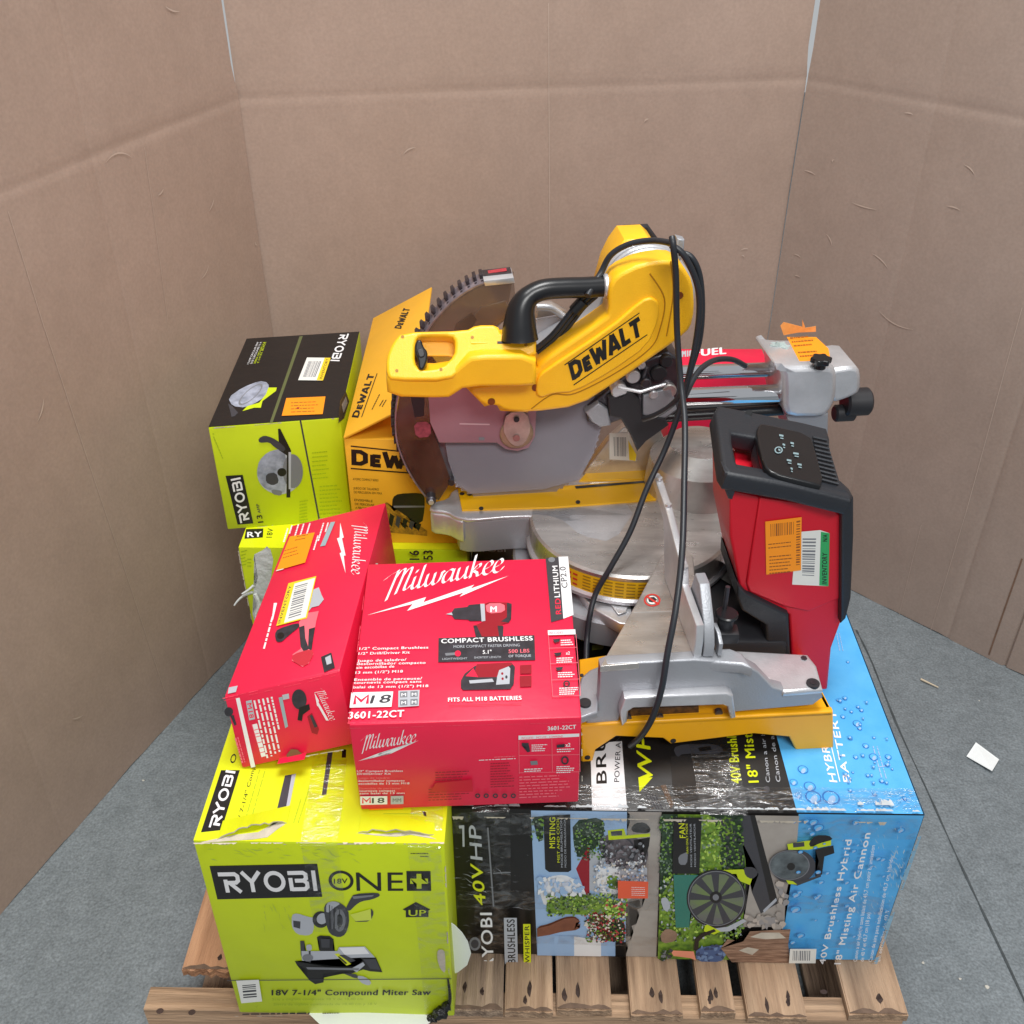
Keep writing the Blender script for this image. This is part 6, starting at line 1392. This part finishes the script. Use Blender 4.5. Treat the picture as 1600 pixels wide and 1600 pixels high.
# ---- belt cover arm with lettering
arm_o = [c1(*p) for p in ((800, 760), (800, 735), (1128, 512), (1142, 490), (1142, 370), (1175, 310), (1300, 250), (1440, 234), (1500, 262), (1550, 345), (1557, 480), (1538, 565), (1480, 618), (1200, 812), (1000, 942), (765, 972), (640, 962), (600, 935), (545, 942), (455, 852), (640, 830))]
mb = MB(); slab(mb, SP(-.098, *arm_o), V * .052, ypl, .006, rnd=1)
inn = [c1(*p) for p in ((830, 770), (1150, 560), (1300, 430), (1350, 415), (1385, 440), (1385, 520), (1330, 650), (1160, 770), (980, 870), (870, 878), (820, 900), (790, 880), (800, 800))]
slab(mb, SP(-.103, *inn), V * .008, ypl, .003, rnd=1)
seam = mat('seam_line', (170, 118, 8), rough=.5)
Fa = Face(mb, sp_(*c1(1100, 700), -.103), -V, .0008)
A_, B_, T_ = c1(968, 815), c1(1318, 582), c1(932, 742)
Fa.strokes([[(x + .22 * y, y) for x, y in l] for l in DEWALT], A_, B_, T_, black, .26)
Fa.poly([c1(928, 736), c1(1288, 486), c1(1290, 490), c1(930, 741)], black); Fa.poly([c1(972, 832), c1(1326, 590), c1(1328, 594), c1(974, 837)], black)
cov = mb.build('belt_cover', SAW)
mb = MB(); pts = smooth_path(SP(-.0985, *[c1(*p) for p in ((770, 950), (870, 882), (980, 876), (1180, 775), (1340, 660), (1390, 560), (1410, 420), (1340, 300))]), 6); mb.tube(pts, .0011, seam, 6)
mb.tube(smooth_path(SP(-.0985, *[c1(*p) for p in ((1440, 240), (1452, 400), (1420, 600))]), 6), .001, seam, 6); mb.build('cover_seam', cov)
mb = MB()
for q in (c1(578, 915), c1(790, 848), c1(1482, 405)):
    mb = MB(); p = sp_(*q, -.0985); mb.cyl(p - V * .001, p + V * .004, .006, mat('screw_recess', (120, 60, 12), rough=.5), 14); mb.build('cover_screw', cov)
# hub block under the handle
mb = MB(); slab(mb, SP(-.085, *[c1(*p) for p in ((450, 848), (545, 945), (600, 930), (620, 965), (755, 972), (800, 900), (800, 800), (480, 800))]), V * .06, ypl, .005); mb.build('gear_housing', SAW)

# ---- motor behind the cover
M0 = sp_(*c1(1335, 420), -.046); M0 = sp_(1020, 468, -.046)
mb = MB(); mb.cyl(M0, M0 + V * .085, .066, alu_p, 48, .004)
for k in range(5): mb.cyl(M0 + V * (.006 + .015 * k), M0 + V * (.013 + .015 * k), .070, alu, 48, .0025)
mb.build('motor_housing', SAW, 35)
mb = MB()
slab(mb, SP(.048, (950, 418), (962, 394), (976, 375), (1014, 373), (1024, 382), (1036, 402), (1060, 430), (1060, 520), (960, 540), (935, 470)), V * .075, ypl, .006)
MC = mb.build('motor_cap', SAW)
mb = MB(); slab(mb, SP(.124, (944, 406), (957, 376), (975, 354), (1013, 352), (1029, 374), (1050, 420), (1050, 500), (960, 520), (938, 460)), V * .012, dark, .004); mb.build('brush_vent', MC)
S1 = Face(MB(), M0 + V * .086, Vector((0, 0, 1)), .001)
q0 = sp_(972, 357, .055); q1 = sp_(1016, 355, .055)
sl = MB(); tl = Vector((0, 0, 1)); 
a = sp_(977, 379, .047); b_ = sp_(1013, 377, .047); c_ = sp_(1020, 394, .047); d_ = sp_(968, 396, .047); nn = -V * .0012
sl.add([p_ + nn for p_ in (d_, c_, b_, a)], [[0, 1, 2, 3]], warn); Fz = Face(sl, a + nn, -V, .0004)
for k in range(4): Fz.poly([(976 - k * 1.5, 381 + 3.4 * k), (1012 + k, 379 + 3.4 * k), (1012 + k, 380.6 + 3.4 * k), (976 - k * 1.5, 382.6 + 3.4 * k)], inkr if k == 0 else ink)
sl.build('warning_label', MC)
mb = MB(); slab(mb, SP(-.05, *[c1(*p) for p in ((800, 700), (1128, 500), (1142, 470), (1142, 380), (1110, 420), (1085, 480), (980, 545), (800, 650))]), V * .045, alu_p, .004); mb.build('gear_case', SAW)
mb = MB(); slab(mb, SP(-.04, (1058, 372), (1070, 375), (1069, 395), (1062, 412), (1052, 410), (1056, 390)), V * .02, alu_p, .003); mb.build('cord_hook', SAW)

# ---- operating handle, trigger, carry handle
mb = MB()
HP = sp_(700, 585, -.140); th_ = math.radians(42); NT = (-V * math.cos(th_) + Zv * math.sin(th_)).normalized()
def ht(x, y, d=0): return hit(x, y, HP + NT * d, NT)
up = [(612, 594), (604, 586), (603, 560), (612, 536), (628, 518), (728, 516), (744, 507), (778, 507), (784, 523), (838, 524), (838, 560), (740, 562), (726, 574), (702, 594)]
hh = [(652, 527), (662, 525), (706, 525), (711, 533), (710, 555), (690, 574), (656, 578), (648, 566), (649, 540)]
slab(mb, [ht(*p) for p in up], -NT * .032, ypl, .005, holes=[[ht(*p) for p in hh]], rnd=1, seg=3)
lowp = [(606, 622), (603, 590), (610, 584), (700, 586), (724, 566), (738, 556), (838, 555), (839, 600), (833, 605), (728, 606), (708, 619), (700, 624)]
slab(mb, SP(-.138, *lowp), V * .045, ypl, .007, rnd=1, seg=3)
slab(mb, SP(-.110, (735, 535), (838, 535), (838, 600), (735, 600)), V * .05, ypl, .004)
slab(mb, [ht(x, y, -.030) for x, y in ((644, 527), (716, 527), (716, 560), (700, 556), (644, 556))], -NT * .004, ypl, .001)
hd = mb.build('main_handle', SAW)
mb = MB(); slab(mb, [ht(x, y, .004) for x, y in ((648, 538), (652, 530), (659, 531), (661, 540), (668, 549), (668, 562), (662, 577), (654, 577), (653, 562), (648, 552))], -NT * .028, blk_sm, .003, rnd=1)
slab(mb, [ht(x, y, .006) for x, y in ((650, 545), (662, 543), (665, 556), (655, 560))], -NT * .01, dark, .002, rnd=1); mb.build('trigger', hd)
for q in ((629, 526), (738, 527), (822, 539), (620, 579), (689, 577)):
    m2 = MB(); p = ht(*q, .0006); m2.cyl(p, p - NT * .003, .0026, seam, 10); m2.build('handle_screw', hd)
mb = MB(); slab(mb, [ht(x, y, .0008) for x, y in ((777, 533), (798, 533), (798, 537), (777, 537))], -NT * .004, dark, .0005)
mb.build('level_slot', hd)
mb = MB(); pts = smooth_path([sp_(*p, c) for p, c in (((812, 530), -.105), ((812, 505), -.10), ((815, 482), -.095), ((826, 464), -.09), ((848, 453), -.085), ((880, 450), -.08), ((915, 449), -.075), ((944, 447), -.07))], 6)
n_ = len(pts); mb.tube(pts, [.029 - .013 * min(1, i / (n_ * .45)) for i in range(n_)], blk_sm, 20)
CH = mb.build('carry_handle', SAW)
mb = MB(); p = sp_(942, 447, -.07); mb.cyl(p, p + U * .008, .019, alu, 24, .002); mb.build('handle_collar', CH)

# ---- trunnion, dust chute, slide rails
mb = MB(); 
slab(mb, SP(-.02, (915, 640), (960, 600), (1000, 565), (1045, 550), (1062, 560), (1062, 640), (1035, 660), (990, 650), (940, 668), (918, 660)), V * .07, darkm, .005)
for q, r, c, m in (((990, 590), .012, -.035, alu), ((1010, 600), .009, -.04, darkm), ((1030, 585), .014, -.03, dark), ((1042, 566), .011, -.03, dark), ((968, 612), .014, -.035, alu), ((1046, 612), .013, -.03, alu_b), ((1003, 572), .007, -.04, alu), ((1022, 618), .008, -.036, alu)):
    p = sp_(*q, c); mb.cyl(p, p + V * .03, r, m, 20, .002)
slab(mb, SP(-.03, (1005, 618), (1050, 605), (1058, 640), (1030, 660), (1004, 650)), V * .02, alu_p, .003)
mb.tube(SP(-.03, (985, 560), (1010, 575), (1005, 590)), .004, darkm, 8); mb.tube(SP(-.034, (965, 605), (1000, 612), (1040, 600)), .0035, alu, 8)
mb.build('trunnion', SAW)
mb = MB()
slab(mb, SP(-.03, (915, 645), (935, 630), (950, 640), (955, 665), (938, 668), (925, 660)), V * .03, alu_p, .003)
slab(mb, SP(-.035, (950, 622), (985, 610), (1000, 625), (1005, 650), (1040, 655), (1045, 665), (1010, 690), (996, 706), (985, 680), (970, 655), (952, 650)), V * .03, dark, .003)
mb.build('dust_chute', SAW)
yr = .05
def rl(x, y, c=yr): return sp_(x, y, c)
for nm, (a, b_, r, c) in enumerate((((1050, 583), (1215, 577), .0135, .085), ((1035, 622), (1230, 614), .0165, .03))):
    mb = MB(); mb.cyl(rl(*a, c), rl(*b_, c), r, chrome, 32); mb.build('slide_rail', SAW)
mb = MB(); mb.cyl(sp_(1030, 652, .04), sp_(1230, 640, .04), .010, blk_sm, 20); mb.cyl(sp_(1040, 640, .06), sp_(1215, 632, .06), .005, dark, 12); mb.build('rail_bar', SAW)
mb = MB()
slab(mb, [rl(*p, -.005) for p in ((1206, 565), (1222, 583), (1224, 610), (1224, 640), (1232, 653), (1288, 653), (1300, 640), (1308, 622), (1310, 580), (1296, 572), (1230, 574))], V * .115, alu, .010, rnd=1)
slab(mb, [rl(*p, .004) for p in ((1296, 578), (1338, 572), (1346, 582), (1346, 612), (1330, 622), (1300, 632), (1296, 610))], V * .095, alu, .008, rnd=1)
slab(mb, [rl(*p, .01) for p in ((1228, 648), (1295, 646), (1294, 690), (1240, 690))], V * .09, alu_p, .004)
RB_ = mb.build('rail_block', SAW, 35)
zk = rl(1260, 574, -.005).z
mb = MB(); p = hz(1281, 573, zk); p = Vector((p.x, p.y, zk)); mb.cyl(p - Zv * .002, p + Zv * .012, .010, blk_sm, 16)
b = bmesh.new(); n_ = 30; P2 = [Vector((p.x + (.0165 + .0022 * math.cos(6 * 2 * math.pi * k / n_)) * math.cos(2 * math.pi * k / n_), p.y + (.0165 + .0022 * math.cos(6 * 2 * math.pi * k / n_)) * math.sin(2 * math.pi * k / n_), zk + .008)) for k in range(n_)]; b.free()
slab(mb, P2, Vector((0, 0, .010)), blk_sm, .002); mb.build('lock_knob', RB_)
mb = MB(); p = rl(1335, 628, .05); mb.cyl(p - U * .02, p + U * .028, .026, dark, 24, .004); mb.cyl(p + U * .012, p + U * .03, .020, blk_sm, 18, .003)
mb.cyl(p - U * .035 - Zv * .022, p + U * .004 - Zv * .022, .016, dark, 18, .003); mb.build('bevel_lock', RB_)
mb = MB(); slab(mb, [hz(*q, zk + .0005) for q in (cb(1075, 145), cb(1215, 145), cb(1275, 200), cb(1285, 255), cb(1135, 262))], Vector((0, 0, .0008)), orange, .0002)
Fo = Face(mb, (0, 0, zk + .0013), (0, 0, 1), .0005); Fo.words(cb(1110, 190), cb(1225, 180), cb(1105, 180), brownink, 3, seed=180, gap=-1.9); Fo.words(cb(1140, 240), cb(1255, 232), cb(1135, 230), brownink, 2, seed=181, gap=-1.8); mb.build('orange_label', RB_)
rn = random.Random(44)
def crumple(name, lab, cen, sz, m, seed, cat_, sub=3):
    rn = random.Random(seed); b = bmesh.new(); bmesh.ops.create_icosphere(b, subdivisions=sub, radius=1)
    for v in b.verts:
        k = rn.uniform(.55, 1.25); v.co = Vector((v.co.x * sz[0] * k, v.co.y * sz[1] * k, v.co.z * sz[2] * k))
    mb = MB(); mb.bm(b, m, M=Matrix.Translation(cen)); o = mb.build(name, smooth_angle=10); return tag(o, lab, cat_)
crumple('plastic_wrap', 'crumpled greenish clear plastic wrap at the far left corner of the rail block', sp_(1216, 545, .08), (.020, .014, .012), mat('greenish_film', (176, 192, 190), rough=.2, alpha=.75), 3, 'wrap', 3)
mb = MB(); P = SP(.10, cb(1045, 90), cb(1060, 72), cb(1150, 95), cb(1150, 60), cb(1165, 100), cb(1215, 92), cb(1215, 118), cb(1130, 122), cb(1060, 135)); slab(mb, P, V * .001, mat('crumpled_orange_film', (226, 150, 80), rough=.4, var=.15, vscale=60)); 
tag(mb.build('torn_sticker'), 'torn crumpled orange sticker standing up behind the rail block', 'label')

# ---- cables and power cord
mb = MB()
for k in range(3):
    mb.tube(smooth_path([sp_(x + k * 3.5, y + k * 5, -.07 + .006 * k) for x, y in ((836, 546), (862, 524), (888, 492), (905, 470), (925, 452))], 6), .0042, rubber, 8)
p = sp_(905, 478, -.072); mb.cyl(p - U * .008 - Zv * .008, p + U * .006 + Zv * .008, .010, blk_sm, 12); mb.build('cable_bundle', SAW)
def cordp(pts): return [hit(x, y, O + V * (c - .035), V) for x, y, c in pts]
mb = MB()
R_ = .0048
mb.tube(smooth_path(cordp([(918, 462, -.06), (938, 428, -.03), (955, 398, -.03), (985, 381, -.04), (1020, 376, -.06), (1050, 380, -.10)]), 8), R_, rubber, 10)
A1_ = [(1050, 370, -.11), (1052, 385, -.118), (1056, 430, -.118), (1058, 520, -.118), (1064, 600, -.135), (1070, 660, -.18), (1069, 760, -.27), (1066, 860, -.36), (1056, 950, -.42), (1043, 1020, -.45), (1034, 1075, -.465), (1020, 1120, -.47), (1002, 1150, -.465), (985, 1165, -.45)]
mb.tube(smooth_path(cordp(A1_), 8), R_, rubber, 10)
A2_ = [(1048, 383, -.11), (1068, 398, -.118), (1088, 440, -.118), (1093, 480, -.118), (1088, 530, -.118), (1078, 580, -.12), (1062, 640, -.12), (1040, 700, -.13), (1010, 765, -.16), (985, 830, -.19), (955, 885, -.21), (932, 925, -.22), (922, 960, -.24), (917, 1000, -.26), (916, 1045, -.3)]
mb.tube(smooth_path(cordp(A2_), 8), R_, rubber, 10)
A3_ = [(1062, 395, -.10), (1080, 402, -.11), (1093, 430, -.112), (1097, 480, -.112), (1093, 530, -.112), (1080, 575, -.11), (1070, 608, -.10), (1050, 632, -.09), (1025, 648, -.07), (1005, 655, -.05)]
mb.tube(smooth_path(cordp(A3_), 8), R_, rubber, 10)
A4_ = [(1070, 620, -.12), (1085, 590, -.08), (1100, 572, -.05), (1120, 562, -.01), (1145, 562, .02), (1165, 572, .04)]
mb.tube(smooth_path(cordp(A4_), 8), R_, rubber, 10)
mb.build('power_cord', SAW)
